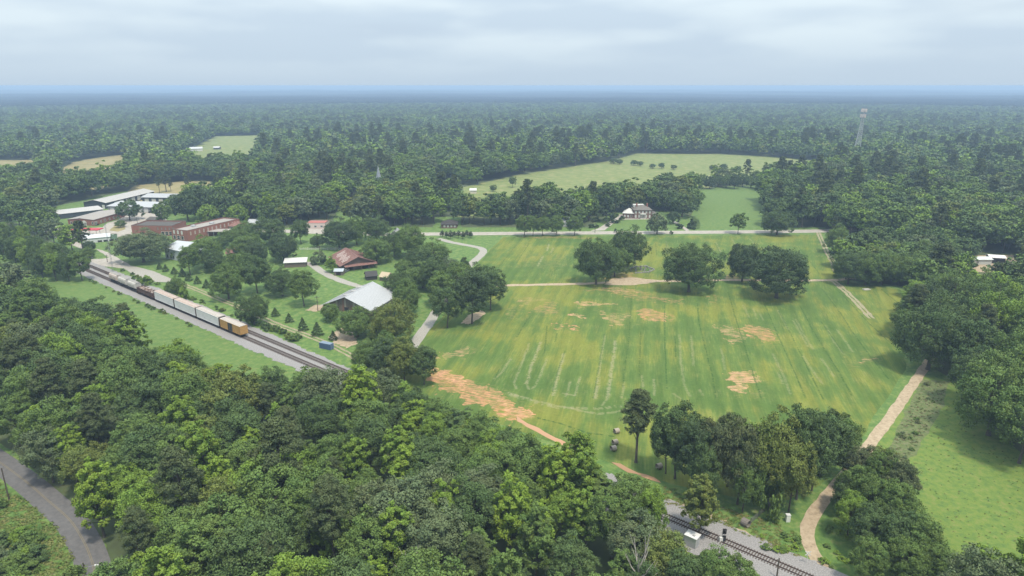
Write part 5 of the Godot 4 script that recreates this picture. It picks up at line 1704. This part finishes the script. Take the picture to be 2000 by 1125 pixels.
# ---------------------------------------------------------------- trees seen one by one
func plant_trees() -> void:
	# in and round the meadow
	plant(1345, 570, 472, 106, "oak", "dark", "broad dark oak standing alone on the cross drive")
	plant(1516, 582, 477, 122, "oak", "deep", "biggest round dark oak on the cross drive")
	plant(1449, 550, 471, 72, "oak", "deep", "dark oak pressed against the biggest round oak")
	plant(1164, 556, 462, 84, "oak", "dark", "leaning dark oak on the drive beside the worn earth")
	plant(1226, 527, 443, 70, "oak", "dark", "tall oak with bare pale trunk at the graveyard")
	plant(1200, 540, 482, 58, "oak", "mid", "lower oak between the graveyard oak and the drive")
	plant(874, 640, 553, 60, "oak", "dark", "oak with a visible trunk beside the field drive")
	plant(922, 632, 524, 78, "oak", "deep", "dark oak over bare earth at the meadow's west edge")
	plant(958, 606, 520, 62, "oak", "dark", "oak overhanging the meadow's west edge")
	plant(862, 598, 528, 56, "oak", "mid", "oak on the far bank of the field drive")
	plant(900, 580, 510, 66, "oak", "mid", "grey green oak where the field drive bends")
	plant(935, 585, 515, 60, "oak", "dark", "dark oak behind the oaks at the meadow's west edge")
	plant(878, 548, 503, 52, "oak", "grey", "pale grey green tree near the bend of the drive")
	plant(908, 523, 500, 16, "bush", "dark", "small dark shrub inside the bend of the drive", "shrub", "", "shrub")
	# farm grove
	var g := "shade trees on the farm lawn"
	for t in [
		[497, 634, 575, 58, "dark", "dark round tree standing between the farm track and the railway"], [447, 584, 515, 70, "mid", "wide grey green tree at the west end of the farm grove"], [503, 572, 494, 60, "dark", "tall dark tree in the middle of the farm grove"],
		[552, 578, 523, 62, "dark", "dark tree on the lawn beside the wooden barn pole"], [594, 598, 524, 54, "mid", "broad tree nearest the wooden barn pole"], [485, 505, 456, 66, "mid", "rounded tree behind the farm grove"],
		[555, 510, 455, 64, "deep", "very dark round tree above the pale roofed shed"], [527, 478, 425, 66, "dark", "dark tree near the tin roofed cottage"], [588, 476, 426, 34, "dark", "narrow dark tree by the pale parking lot"],
		[620, 483, 458, 26, "dark", "small round tree at the board fence"], [663, 485, 428, 70, "deep", "wide dark tree behind the board fence"], [697, 478, 424, 44, "mid", "tree beside the wide dark fence tree"], [736, 514, 463, 64, "mid", "spreading tree behind the red roofed barn"],
		[735, 470, 422, 56, "dark", "dark tree by the white gabled house"], [802, 503, 437, 66, "mid", "tall tree beside the white gabled house"], [848, 522, 470, 72, "mid", "bushy tree above the field drive"], [826, 562, 516, 74, "mid", "broad tree over the east side of the farm lawn"],
		[792, 540, 508, 44, "mid", "lighter tree east of the tan roofed hut"], [698, 658, 602, 80, "mid", "wide low tree in front of the white roofed barn"], [772, 668, 584, 84, "olive", "tall brownish green tree in front of the white roofed barn"], [647, 628, 592, 40, "mid", "small tree at the barn's board gable"],
		[735, 650, 602, 56, "dull", "thin crowned tree covering the barn's corner"], [795, 615, 545, 60, "mid", "tree east of the white roofed barn"], [850, 570, 505, 60, "dark", "dark tree where the farm grove meets the drive"], [420, 532, 484, 46, "dark", "dark tree beside the little white cottage"],
		[465, 545, 490, 50, "mid", "tree between the red roofed shed and the grove"], [404, 522, 462, 66, "mid", "leafy tree in front of the white metal barn"], [372, 538, 477, 42, "mid", "slender tree with visible trunk by the white metal barn"], [500, 520, 470, 50, "deep", "dark tree behind the middle of the grove"],
		[770, 500, 450, 46, "dark", "dark tree in the shade west of the white gabled house"], [820, 535, 480, 60, "dark", "dark tree over the east lawn"], [780, 580, 530, 50, "dark", "dark tree behind the brownish green barn tree"],
		[755, 735, 660, 60, "deep", "dark tree at the lower end of the farm lawn"], [790, 745, 655, 56, "olive", "light leafy tree at the lower end of the field drive"], [720, 725, 668, 60, "mid", "tree where the farm track enters the wood"]]:
		plant(t[0], t[1], t[2], t[3], "oak", t[4], t[5], "shade_tree", g)
	plant(623, 516, 488, 30, "bush", "grey", "round dark magnolia with pale blossoms beside the red roofed barn", "magnolia_tree", "")
	plant(649, 532, 498, 24, "spire", "fresh", "small bright green tree at the corner of the red roofed barn", "young_tree", "")
	plant(470, 592, 574, 18, "bush", "mid", "rounded small shrub on the farm lawn beside the track", "shrub", "", "shrub")
	# town
	g = "shade trees in town"
	for t in [
		[254, 430, 389, 54, "dark", "round dark tree in front of the loading shed"], [320, 442, 390, 36, "mid", "upright tree between the loading shed and the brick blocks"], [368, 432, 370, 62, "deep", "dark tree behind the long brick building"], [412, 426, 362, 70, "deep", "very dark wide tree behind the long brick building"],
		[408, 442, 396, 44, "fresh", "lighter leafy tree rising behind the brick building"], [465, 440, 397, 46, "fresh", "light green tree near the red tin roofed house"], [440, 432, 372, 60, "dark", "dark tree behind the red tin roofed house"], [281, 512, 450, 98, "grey", "huge grey green tree beside the street and the white barn"],
		[236, 444, 429, 24, "mid", "small round tree on the dry traffic island"], [129, 478, 459, 20, "deep", "small dark cedar on the forecourt"], [176, 492, 470, 28, "deep", "dark purple leaved tree by the grey metal shed"], [172, 505, 482, 30, "mid", "round tree beside the small railway hut"],
		[100, 436, 412, 30, "dull", "small brownish tree at the town road bend"], [345, 415, 378, 50, "dark", "dark tree at the end of the loading warehouse"], [480, 470, 432, 50, "mid", "tree over the open shelter"], [456, 478, 445, 46, "mid", "leafy tree hiding the open shelter"], [430, 486, 462, 30, "dark", "small dark tree by the long brick building"],
		[350, 505, 482, 30, "mid", "small tree at the gable of the white metal barn"]]:
		plant(t[0], t[1], t[2], t[3], "oak", t[4], t[5], "shade_tree", g)
	# near the main road and the mansion
	g = "trees along the main road"
	for t in [[1024, 462, 418, 34], [1041, 461, 419, 26], [1060, 461, 420, 28], [1086, 460, 420, 30], [1122, 460, 419, 32]]:
		plant(t[0], t[1], t[2], t[3], "oak", "mid", "round grey green tree in the row along the main road", "road_tree", g)
	plant(1283, 457, 415, 44, "oak", "grey", "pale spreading tree on the verge opposite the mansion", "road_tree", g)
	plant(1441, 457, 416, 32, "oak", "mid", "small two tiered tree on the verge opposite the bright field", "road_tree", g)
	plant(1517, 459, 408, 62, "oak", "dark", "wide low oak at the roadside beside the bright field", "road_tree", g)
	plant(1633, 494, 440, 48, "oak", "mid", "rounded tree with light top beside the sandy ruts", "road_tree", g)
	plant(1184, 433, 388, 46, "cone", "deep", "big dark cone shaped cedar at the mansion drive", "cedar_tree", "")
	for t in [[1315, 437, 412, 30, "deep"], [1332, 424, 372, 60, "dark"], [1300, 412, 365, 56, "dark"], [1350, 408, 362, 50, "mid"], [1262, 408, 352, 54, "dark"], [1225, 410, 358, 50, "mid"], [1150, 430, 375, 46, "mid"], [1120, 420, 362, 54, "dark"], [1070, 424, 350, 70, "mid"], [1030, 432, 362, 60, "dark"], [1163, 408, 360, 50, "fresh"]]:
		plant(t[0], t[1], t[2], t[3], "oak", t[4], "tall dark shade tree round the brick mansion", "mansion_tree", "shade trees round the mansion")
	for t in [[1352, 446, 427, 18], [1187, 442, 436, 12], [1215, 430, 421, 12], [1326, 446, 437, 18], [1352, 447, 438, 18], [1156, 445, 437, 14], [1166, 445, 438, 10], [1202, 455, 446, 6], [1311, 458, 451, 8]]:
		plant(t[0], t[1], t[2], t[3], "bush", "deep", "clipped round dark evergreen on the mansion grounds", "clipped_shrub", "clipped shrubs at the mansion", "shrub")
	for i in 8:
		plant(864 + i * 8, 463 + (i % 3) * 2, 449 + (i % 2) * 2, 10, "spire", "deep", "small dark tree in the young row inside the drive's corner", "young_tree", "young trees at the drive's corner")
	# bottom of the meadow
	plant(1242, 903, 760, 70, "pine", "pine", "tall lone pine with bare trunk below the meadow", "pine_tree", "")
	plant(1364, 1048, 922, 66, "spire", "olive", "light leafy tree with bare forked trunk beside the track", "young_tree", "")
	for t in [[1400, 1195, 1070, 96, "mid"], [1340, 1185, 1078, 96, "dark"], [1290, 1150, 1030, 96, "olive"], [1450, 1220, 1102, 84, "mid"], [1240, 1130, 1000, 100, "grey"], [1195, 1090, 950, 96, "mid"], [1228, 1056, 925, 90, "mid"], [1262, 1072, 945, 70, "fresh"]]:
		plant(t[0], t[1], t[2], t[3], "wood", t[4], {"mid": "mid green", "dark": "dark", "olive": "yellowish", "grey": "greyish", "fresh": "fresh green"}[t[4]] + " tree at the wood's tip beside the signal cabinet", "tip_tree", "trees at the wood's tip by the signal cabinet")
	g = "trees at the meadow corner beside the dirt road"
	for t in [[1318, 935, 780, 92, "oak", "dark"], [1350, 960, 810, 80, "oak", "deep"], [1300, 925, 800, 60, "oak", "dark"], [1395, 965, 802, 78, "oak", "dull"], [1440, 985, 812, 84, "oak", "dull"], [1500, 992, 800, 100, "oak", "olive"], [1470, 975, 815, 80, "oak", "fresh"],
			[1555, 975, 788, 96, "oak", "dark"], [1600, 930, 795, 90, "oak", "dark"], [1635, 905, 805, 70, "oak", "mid"], [1540, 1000, 850, 76, "oak", "olive"], [1420, 950, 808, 70, "oak", "dark"], [1585, 960, 810, 70, "oak", "deep"], [1370, 985, 865, 60, "oak", "dark"], [1450, 1000, 880, 60, "oak", "mid"], [1500, 1005, 890, 60, "bush", "mid"]]:
		plant(t[0], t[1], t[2], t[3], t[4], t[5], {"dark": "dark rounded tree", "deep": "very dark tree", "dull": "brownish green tree", "olive": "yellowish green tree", "fresh": "fresh green tree", "mid": "green tree"}[t[5]] + " in the clump at the meadow corner", "clump_tree", g)
	g = "low trees between the dirt road and the pasture"
	for t in [[1680, 965, 868, 64, "dull"], [1715, 985, 875, 66, "mid"], [1745, 1005, 890, 66, "dull"], [1660, 1000, 905, 60, "mid"], [1700, 1030, 925, 70, "mid"], [1745, 1050, 940, 76, "mid"], [1655, 1050, 960, 60, "fresh"], [1690, 1085, 985, 70, "dark"], [1740, 1100, 990, 80, "dark"], [1790, 1120, 1010, 84, "mid"], [1760, 1150, 1050, 76, "mid"], [1830, 1160, 1070, 70, "mid"],
			[1690, 1140, 1050, 66, "mid"], [1640, 1010, 940, 40, "dark"], [1880, 1180, 1088, 60, "mid"], [1940, 1190, 1092, 66, "mid"], [1650, 935, 868, 50, "dark"], [1720, 935, 872, 40, "olive"]]:
		plant(t[0], t[1], t[2], t[3], "wood", t[4], {"dark": "dark", "dull": "brownish", "mid": "mid green", "fresh": "fresh green", "olive": "yellowish"}[t[4]] + " low tree between the dirt road and the rough pasture", "thicket_tree", g)
	# big oaks on the right
	g = "big oaks above the rough pasture"
	for t in [[1812, 722, 585, 130, "dark"], [1850, 690, 560, 120, "dark"], [1800, 650, 545, 90, "deep"], [1930, 850, 690, 150, "mid"], [1990, 905, 740, 120, "mid"], [1985, 790, 640, 130, "mid"], [1930, 705, 560, 130, "fresh"], [1885, 745, 610, 90, "dark"], [2050, 760, 600, 140, "mid"], [2060, 900, 700, 150, "mid"],
			[1990, 690, 548, 130, "mid"], [1900, 640, 535, 100, "mid"], [1840, 620, 525, 90, "mid"], [1960, 650, 540, 100, "dark"], [2040, 680, 510, 130, "mid"]]:
		plant(t[0], t[1], t[2], t[3], "oak", t[4], {"dark": "dark broad oak", "deep": "very dark broad oak", "mid": "broad green oak", "fresh": "lighter broad oak"}[t[4]] + " above the rough pasture and the dirt road", "pasture_oak", g)
	for t in [[1656, 555, 487, 70], [1690, 556, 485, 70], [1722, 556, 488, 66], [1755, 556, 492, 70], [1790, 558, 498, 70], [1830, 560, 505, 60], [1675, 500, 465, 40], [1745, 520, 470, 70], [1715, 477, 441, 52], [1790, 530, 470, 80], [1840, 530, 475, 80], [1900, 588, 552, 70], [1950, 592, 550, 80], [1980, 575, 530, 80]]:
		plant(t[0], t[1], t[2], t[3], "oak", "mid" if int(t[0]) % 4 else "dark", "dark spreading oak at the east end of the cross drive", "roadside_oak", "oaks at the east end of the cross drive")
	# lone trees in far fields
	for t in [[1238, 323, 312, 16], [1250, 324, 314, 14], [1274, 329, 319, 14], [1292, 329, 317, 14], [1316, 331, 321, 14], [1198, 320, 308, 18], [1210, 321, 310, 14], [963, 374, 360, 14], [1001, 366, 344, 16], [1393, 334, 321, 18], [1413, 333, 319, 18], [1440, 334, 323, 14]]:
		plant(t[0], t[1], t[2], t[3], "oak", "dark", "small dark tree standing in the far pasture", "pasture_tree", "trees dotted over the far pasture")
	for i in 12:
		plant(1306 + i * 16, 365 + (i % 3) * 2, 336 + (i * 7) % 9, 26, "oak", ["dark", "mid", "deep"][i % 3], "rounded tree in the belt between bright field and far pasture", "belt_tree", "tree belt below the far pasture")
	for t in [[312, 378, 342, 14], [325, 375, 340, 22], [334, 374, 352, 10], [368, 375, 342, 14]]:
		plant(t[0], t[1], t[2], t[3], "pine", "pine", "thin tree with bare stem in the tan field", "thin_tree", "thin trees in the tan field behind the warehouses")
	# young pines beside the farm track
	for t in [[312, 526, 512, 9], [324, 530, 516, 10], [341, 535, 521, 11], [357, 540, 523, 12], [369, 548, 533, 12], [386, 554, 538, 11], [404, 562, 545, 12], [512, 614, 599, 12], [538, 617, 600, 13], [565, 629, 611, 13], [592, 645, 619, 15], [620, 655, 628, 18], [651, 664, 645, 13], [430, 568, 553, 10], [495, 585, 570, 10]]:
		plant(t[0], t[1], t[2], t[3] * 1.25, "cone", "dark", "small cone shaped young pine in the row beside the farm track", "young_pine", "young pines along the farm track")
	# scrub along the railway
	g = "scrub along the railway"
	for i in 95:
		var u := rng.randf_range(-70, 112)
		var v := -9.0 - rng.randf() * 2.4 if i % 3 else 7.4 + rng.randf() * 1.2
		if i % 3 == 0 and u > 60.0: continue
		var s := rng.randf_range(0.8, 2.0) * (1.35 if i % 3 and u > 60.0 else 0.8)
		tree("scrub_bush", TR(u, v), "bush", i, s, s * rng.randf_range(0.6, 0.95), ["mid", "fresh", "dark", "olive"][i % 4], "low leafy scrub bush at the edge of the railway ballast", "bush", g, 1)
	for t in [[287, 556, 538, 22, "fresh"], [276, 552, 540, 16, "mid"], [332, 574, 552, 18, "mid"], [347, 580, 540, 34, "mid"], [358, 586, 560, 20, "fresh"], [262, 546, 538, 10, "mid"]]:
		plant(t[0], t[1], t[2], t[3], "bush" if t[3] < 30 else "oak", t[4], "leafy bush between the railway and the gravel lot", "lot_bush", "bushes at the gravel lot", "bush")
	for i in 26:
		var q := G(rng.randf_range(1480, 1570), rng.randf_range(1045, 1080)) if i < 12 else G(rng.randf_range(1605, 1660), rng.randf_range(1030, 1110))
		var s := rng.randf_range(0.5, 1.3)
		tree("weed_bush", q, "bush", i, s, s, ["bright", "fresh", "mid"][i % 3], "bright green weedy bush beside the dirt road and track", "bush", "weedy bushes at the dirt road", 1)
	for i in 40:
		var q := G(rng.randf_range(-30, 120), rng.randf_range(965, 1190))
		var s := rng.randf_range(1.4, 3.6)
		if Geometry2D.is_point_in_polygon(Vector2(q.x, q.z), poly([-60, 950, -10, 975, 40, 1030, 90, 1085, 118, 1140, 128, 1230, -60, 1230])):
			tree("verge_shrub", q, "bush", i, s, s * 0.8, ["mid", "grey", "dark", "fresh"][i % 4], "tall leafy shrub on the verge inside the road's curve", "shrub", "shrubs on the road verge", 2)
	for i in 26:
		var q := G(rng.randf_range(1700, 1850), rng.randf_range(745, 930))
		if Geometry2D.is_point_in_polygon(Vector2(q.x, q.z), poly([1806, 742, 1852, 746, 1832, 800, 1786, 880, 1748, 928, 1712, 922, 1752, 850])):
			var s := rng.randf_range(0.4, 1.0)
			tree("weed_bush", q, "bush", i, s, s * 1.1, ["mid", "dull", "grey"][i % 3], "low weed clump on the rough strip beside the pasture", "bush", "weed clumps on the rough strip", 1)
	# row between the grass strip and the track near the crossing
	for i in 30:
		var u := -62.0 - i * 4.6
		var v := 10.5 + fmod(i * 4.3, 11.0)
		tree("trackside_tree", TR(u, v), "oak" if i % 2 else "wood", i * 3, rng.randf_range(13, 19), rng.randf_range(4.2, 5.8), ["mid", "dark", "fresh", "dark"][i % 4], "leafy tree in the belt between the track and the grass strip", "tree", "trees beside the track near the crossing", 2)
	for i in 7:
		var u := 138.0 + i * 4.2
		var v := -10.0 - fmod(i * 5.1, 9.0) if i < 8 else -8.5
		tree("edge_tree", TR(u, v), "pine" if i in [5, 7, 8] else "wood", i * 5, rng.randf_range(10, 14), rng.randf_range(3.6, 5.4), "pine" if i in [5, 7, 8] else ["dark", "mid", "fresh"][i % 3], "tree on the wood's edge between railway and clay patch", "tree", "trees on the wood's edge by the clay", 2)

	for i in 25:
		tree("trackside_tree", TR(158.0 + i * 3.6, 7.8 + fmod(i * 3.7, 3.0)), "wood" if i % 3 else "spire", i * 11, rng.randf_range(10, 14), rng.randf_range(4.0, 5.8), ["mid", "fresh", "dark", "bright", "mid"][i % 5], "leafy tree at the front edge of the wood along the single track", "tree", "trees at the wood's edge along the track", 2)

# ---------------------------------------------------------------- the woods
func make_dome_patch(size: float, many: int, rad: float, seed_: int) -> ArrayMesh:
	var r := RandomNumberGenerator.new()
	r.seed = seed_
	var v := PackedVector3Array()
	var n := PackedVector3Array()
	var c := PackedColorArray()
	for i in many:
		var at := Vector3(r.randf_range(-0.55, 0.55) * size, 0, r.randf_range(-0.55, 0.55) * size)
		var R := rad * r.randf_range(0.7, 1.3)
		var h := r.randf_range(14, 23)
		var s := r.randf_range(0.72, 1.3)
		var warm := r.randf_range(-0.1, 0.1)
		var col := Color(s * (1 + warm), s, s * (1 - warm))
		var sides := 7
		var prof := [[1.0, 0.60], [0.92, 0.82], [0.56, 0.95], [0.0, 1.0]]
		for j in 3:
			for k in sides:
				var a0 := TAU * k / sides + i
				var a1 := TAU * (k + 1) / sides + i
				var wob0 := 1.0 + 0.22 * sin(k * 2.7 + i * 1.3 + j)
				var wob1 := 1.0 + 0.22 * sin((k + 1) % sides * 2.7 + i * 1.3 + j)
				var q := []
				for e in [[a0, wob0, j], [a0, wob0, j + 1], [a1, wob1, j + 1], [a1, wob1, j]]:
					q.append(Vector3(at.x + cos(e[0]) * R * prof[e[2]][0] * e[1], h * prof[e[2]][1], at.z + sin(e[0]) * R * prof[e[2]][0] * e[1]))
				var nn: Vector3 = ((q[0] + q[1] + q[2]) / 3.0 - at - Vector3(0, h * 0.45, 0)).normalized()
				v.append_array([q[0], q[1], q[2], q[0], q[2], q[3]])
				for m in 6:
					n.append(nn)
					c.append(col)
	var a := []
	a.resize(Mesh.ARRAY_MAX)
	a[Mesh.ARRAY_VERTEX] = v
	a[Mesh.ARRAY_NORMAL] = n
	a[Mesh.ARRAY_COLOR] = c
	var m := ArrayMesh.new()
	m.add_surface_from_arrays(Mesh.PRIMITIVE_TRIANGLES, a)
	return m

var batches := {}      # key -> [mesh, material, PackedFloat32Array]
func batch(key: String, mesh: Mesh, m: Material, t: Transform3D, c: Color) -> void:
	if not batches.has(key):
		batches[key] = [mesh, m, []]
	var b := t.basis
	(batches[key][2] as Array).append_array([b.x.x, b.y.x, b.z.x, t.origin.x, b.x.y, b.y.y, b.z.y, t.origin.y, b.x.z, b.y.z, b.z.z, t.origin.z, c.r, c.g, c.b, 1.0])

func flush(called_: String, label: String) -> void:
	var f := Node3D.new()
	f.name = called(called_)
	add_child(f)
	tag(f, label, "forest" if called_ == "forest" else "grass", "", "stuff")
	for key in batches:
		var b: Array = batches[key]
		var mm := MultiMesh.new()
		mm.transform_format = MultiMesh.TRANSFORM_3D
		mm.use_colors = true
		mm.mesh = b[0]
		mm.instance_count = (b[2] as Array).size() / 16
		mm.buffer = PackedFloat32Array(b[2])
		var mi := MultiMeshInstance3D.new()
		mi.name = "trunks" if key.begins_with("trunk") else ("tufts" if key == "crown tuft" else "crowns")
		mi.multimesh = mm
		mi.material_override = b[1]
		mi.set_meta("kind", "stuff")
		f.add_child(mi, true)
	batches = {}

func in_frame(p: Vector3, margin: float) -> bool:
	var cz := -p.z * cos(PITCH) + (EYE - p.y) * sin(PITCH)
	var cy := -p.z * sin(PITCH) - (EYE - p.y) * cos(PITCH)
	if cz < 1.0: return false
	var x := 1000.0 + p.x / cz * FOCAL
	var y := 562.5 - cy / cz * FOCAL
	return x > -margin and x < 2000 + margin and y > -margin and y < 1125 + margin

func make_woods() -> void:
	var stand := FastNoiseLite.new()
	stand.seed = 9
	stand.frequency = 0.004
	stand.fractal_octaves = 3
	var fine := FastNoiseLite.new()
	fine.seed = 19
	fine.frequency = 0.02
	var near := []
	# one by one out to 3.4 km
	for zone in [[76.0, 470.0, 8.6], [470.0, 1300.0, 10.8], [1300.0, 3400.0, 9.8]]:
		var step: float = zone[2]
		var reach: float = zone[1]
		var x_most: float = reach * 0.72
		var zi := int(reach / step)
		for j in range(int(zone[0] * 0.7 / step), zi):
			for i in range(-int(x_most / step), int(x_most / step) + 1):
				var x := (i + rng.randf_range(-0.38, 0.38) + (0.5 if j & 1 else 0.0)) * step
				var z := (j + rng.randf_range(-0.38, 0.38)) * step
				var d := sqrt(x * x + z * z)
				if d < zone[0] or d >= reach or absf(x) > z * 0.86 + 25.0: continue
				var q := Vector2(x, -z)
				if is_open(q): continue
				var skip := false
				if d < 700.0:
					for l in lone:
						if absf(l[0] - q.x) < l[2] and absf(l[1] - q.y) < l[2]:
							skip = true
							break
				if skip: continue
				var s := stand.get_noise_2d(x, z)
				var f := fine.get_noise_2d(x, z)
				var pine := rng.randf() < 0.05 + maxf(0.0, s) * 0.28
				var kind: String = "pine" if pine else ("spire" if rng.randf() < (0.34 - s * 0.6 if d < 380.0 else 0.08) else "wood")
				var size := (rng.randf_range(0.70, 1.22) + f * 0.16)
				var at := Vector3(x, height_at(x, -z), -z)
				var tint := "pine"
				if not pine:
					var r := rng.randf() - f * 0.25
					tint = ("bright" if r < 0.40 else "fresh" if r < 0.72 else "mid") if kind == "spire" else ("fresh" if r < 0.14 else "mid" if r < 0.48 else "grey" if r < 0.60 else "olive" if r < 0.68 else "dark")
				var rp := q - RA
				if d < 300.0 and rp.dot(RN) > 5.0 and rp.dot(RN) < 48.0 and rp.dot(RD) > 180.0:
					size *= 0.78
				near.append([size * 20.0 / d, at, kind, size * step / 8.6 if d > 470 else size, tint, d])
	near.sort_custom(func(a, b): return a[0] > b[0])
	var count := {"hardwood_tree": 0, "wood_pine": 0}
	var n := 0
	var any := leaves("any")
	for t in near:
		n += 1
		var d: float = t[5]
		var at: Vector3 = t[1]
		var kind: String = t[2]
		var called_ := "wood_pine" if kind == "pine" else "hardwood_tree"
		var top := at + Vector3(0, 16, 0)
		var v: float = (Vector2(at.x, at.z) - RA).dot(RN)
		var lod := 2 if d < 260.0 else (1 if d < 850.0 else 0)
		var q: float = t[3]
		if count[called_] < 300 and in_frame(top, 10.0):
			count[called_] += 1
			var p := proto(kind, n, 2 if d < 330.0 else 1)
			var u: float = (Vector2(at.x, at.z) - RA).dot(RD)
			var where := "in the woods east of the meadow"
			if v > 5.0:
				where = "at the wood's edge facing the single track" if v < 26.0 and u > 130.0 else ("at the wood's edge along the grass strip" if v < 68.0 and u < 150.0 else ("beside the curving asphalt road" if (Vector2(at.x, at.z) - Vector2(-80, -130)).length() < 48.0 else ("in the wood between railway and asphalt road, train side" if u < 175.0 else "in the wood between railway and asphalt road, signal side")))
			elif at.x < -190.0: where = "in the woods behind the town warehouses"
			elif at.x < -20.0: where = "in the woods behind the farm and church"
			elif at.x < 190.0: where = "in the woods round the mansion and far pasture"
			elif -at.z > 430.0: where = "in the woods beyond the main road's east end"
			var look: String = {"bright": "bright yellow green upright tree", "fresh": "fresh green leafy tree", "mid": "mid green leafy tree", "dark": "dark green rounded tree", "grey": "greyish green rounded tree", "olive": "olive green leafy tree", "pine": "dull green pine"}[t[4]]
			tree(called_, at, kind, n, p.h * q * (0.95 if kind == "pine" else (0.92 if d < 380.0 else 0.82)), p.r * q * rng.randf_range(0.88, 1.08), t[4], ("tall " if q > 1.06 else ("small " if q < 0.84 else "")) + look + " " + where, "tree", look + "s " + where, 2 if d < 330.0 else 1)
			continue
		if lod == 2 and not in_frame(top, 260.0): lod = 1
		var p := proto(kind, n, lod)
		var c = TINTS[t[4]]
		var k := 0.9 + 0.2 * fmod(n * 0.618, 1.0)
		var b := Basis(Vector3.UP, n * 2.4).scaled(Vector3(q * 1.28, q * 0.74, q * 1.28) if d > 1250.0 else Vector3(q * 1.10, q * 0.84, q * 1.10) if d > 380.0 else Vector3(q * 0.99, q * 0.95, q * 0.99))
		batch("crown %s %d %d" % [kind, n % 4, lod], protos["%s %d %d" % [kind, n % 4, lod]].crown if protos.has("%s %d %d" % [kind, n % 4, lod]) else proto(kind, n % 4, lod).crown, any, Transform3D(b, at), Color(c[0] * k, c[1] * k, c[2] * k))
		if d < 600.0:
			batch("trunk %s %d %d" % [kind, n % 4, lod], proto(kind, n % 4, lod).trunk, bark, Transform3D(b, at), Color.WHITE)
	print("woods: ", near.size(), " single trees, own objects ", count)
	# beyond, by the patch of canopy
	var patches := []
	for i in 4:
		patches.append(make_dome_patch(120.0, 170, 5.6, 900 + i))
	for zone in [[3400.0, 16000.0, 112.0, patches, 1.0]]:
		var step: float = zone[2]
		for j in range(int(zone[0] * 0.7 / step), int(zone[1] / step)):
			for i in range(-int(zone[1] * 0.72 / step), int(zone[1] * 0.72 / step) + 1):
				var x := (i + rng.randf_range(-0.12, 0.12)) * step
				var z := (j + rng.randf_range(-0.12, 0.12)) * step
				var d := sqrt(x * x + z * z)
				if d < zone[0] - step * 0.5 or d >= zone[1] or absf(x) > z * 0.86: continue
				if is_open(Vector2(x, -z)): continue
				var s := stand.get_noise_2d(x * 0.35, z * 0.35)
				var f := stand.get_noise_2d(x * 1.7 + 900, z * 1.7)
				if f > 0.40 and d < 16000: continue
				var a = Vector3(0.150, 0.205, 0.060).lerp(Vector3(0.092, 0.130, 0.050), clampf(0.5 + s * 1.6, 0.0, 1.0))
				var k := rng.randi() % (zone[3] as Array).size()
				batch("crown patch %d %d" % [int(step), k], zone[3][k], any, Transform3D(Basis(Vector3.UP, rng.randi() % 4 * PI / 2), Vector3(x, height_at(x, -z) - 2.0, -z)), Color(a.x, a.y, a.z))
	flush("forest", "endless mixed forest of pines and hardwoods reaching the hazy horizon")

# tufts of longer grass: nobody could count them
func make_tufts() -> void:
	var c := Crown.new()
	c.r.seed = 8
	for i in 26:
		var a := c.r.randf() * TAU
		var out := Vector3(cos(a), 0, sin(a))
		c.leaf(out * c.r.randf_range(0.05, 0.5) + Vector3(0, c.r.randf_range(0.08, 0.34), 0), (out * 0.7 + Vector3.UP * c.r.randf_range(0.3, 1.2)).normalized(), Vector3.UP, c.r.randf_range(0.10, 0.22), Color.WHITE * c.r.randf_range(0.75, 1.25), 0.5)
	var tuft := c.mesh()
	var places := [
		[poly([1868, 760, 1905, 815, 2000, 895, 2120, 905, 2120, 1190, 1900, 1190, 1800, 1100, 1760, 1000, 1760, 940, 1800, 880]), 600, 0.3, [0.075, 0.125, 0.030], [0.150, 0.150, 0.055]],
		[poly([1806, 742, 1852, 746, 1832, 800, 1786, 880, 1748, 928, 1712, 922, 1752, 850]), 300, 0.5, [0.085, 0.120, 0.036], [0.150, 0.135, 0.075]],
		[poly([-60, 925, -10, 940, 60, 985, 110, 1030, 140, 1080, 152, 1130, 160, 1230, -60, 1230]), 1500, 0.8, [0.090, 0.150, 0.030], [0.170, 0.170, 0.060]],
		[poly([1290, 945, 1340, 965, 1420, 995, 1540, 1030, 1570, 1060, 1560, 1090, 1480, 1060, 1400, 1018, 1300, 985]), 350, 0.6, [0.095, 0.150, 0.030], [0.180, 0.165, 0.060]],
	]
	for p in places:
		var r := Rect2(p[0][0], Vector2.ZERO)
		for q in p[0]: r = r.expand(q)
		var n := 0
		var tries := 0
		while n < p[1] and tries < 40000:
			tries += 1
			var q := r.position + Vector2(rng.randf(), rng.randf()) * r.size
			if not Geometry2D.is_point_in_polygon(q, p[0]): continue
			n += 1
			var s: float = p[2] * rng.randf_range(0.6, 1.7)
			var k := rng.randf()
			batch("crown tuft", tuft, leaves("any"), Transform3D(Basis(Vector3.UP, rng.randf() * TAU).scaled(Vector3(s * 1.5, s, s * 1.1)), Vector3(q.x, 0.02, q.y)), Color(lerpf(p[3][0], p[4][0], k), lerpf(p[3][1], p[4][1], k), lerpf(p[3][2], p[4][2], k)))
	flush("grass_tufts", "scattered tufts of longer grass on pasture, verges and lawns")

# ---------------------------------------------------------------- everything
func stage(s: String) -> void:
	print("%5.1f s  %s" % [(Time.get_ticks_msec() - t0) / 1000.0, s])

func _ready() -> void:
	t0 = Time.get_ticks_msec()
	rng.seed = 20240
	hills = FastNoiseLite.new()
	hills.seed = 3
	hills.frequency = 0.00035
	hills.fractal_octaves = 3
	set_camera_and_light()
	bark = mottled(91, 2.0, 0.05, 4, [[0.0, 0.045, 0.038, 0.030], [1.0, 0.135, 0.115, 0.095]], 0.95, 128)
	stage("sky and light")
	make_ground()
	make_land()
	stage("land")
	make_buildings()
	stage("buildings")
	make_train()
	plant_trees()
	stage("planted trees")
	make_woods()
	stage("woods")
	make_tufts()
	make_small_things()
	stage("done")
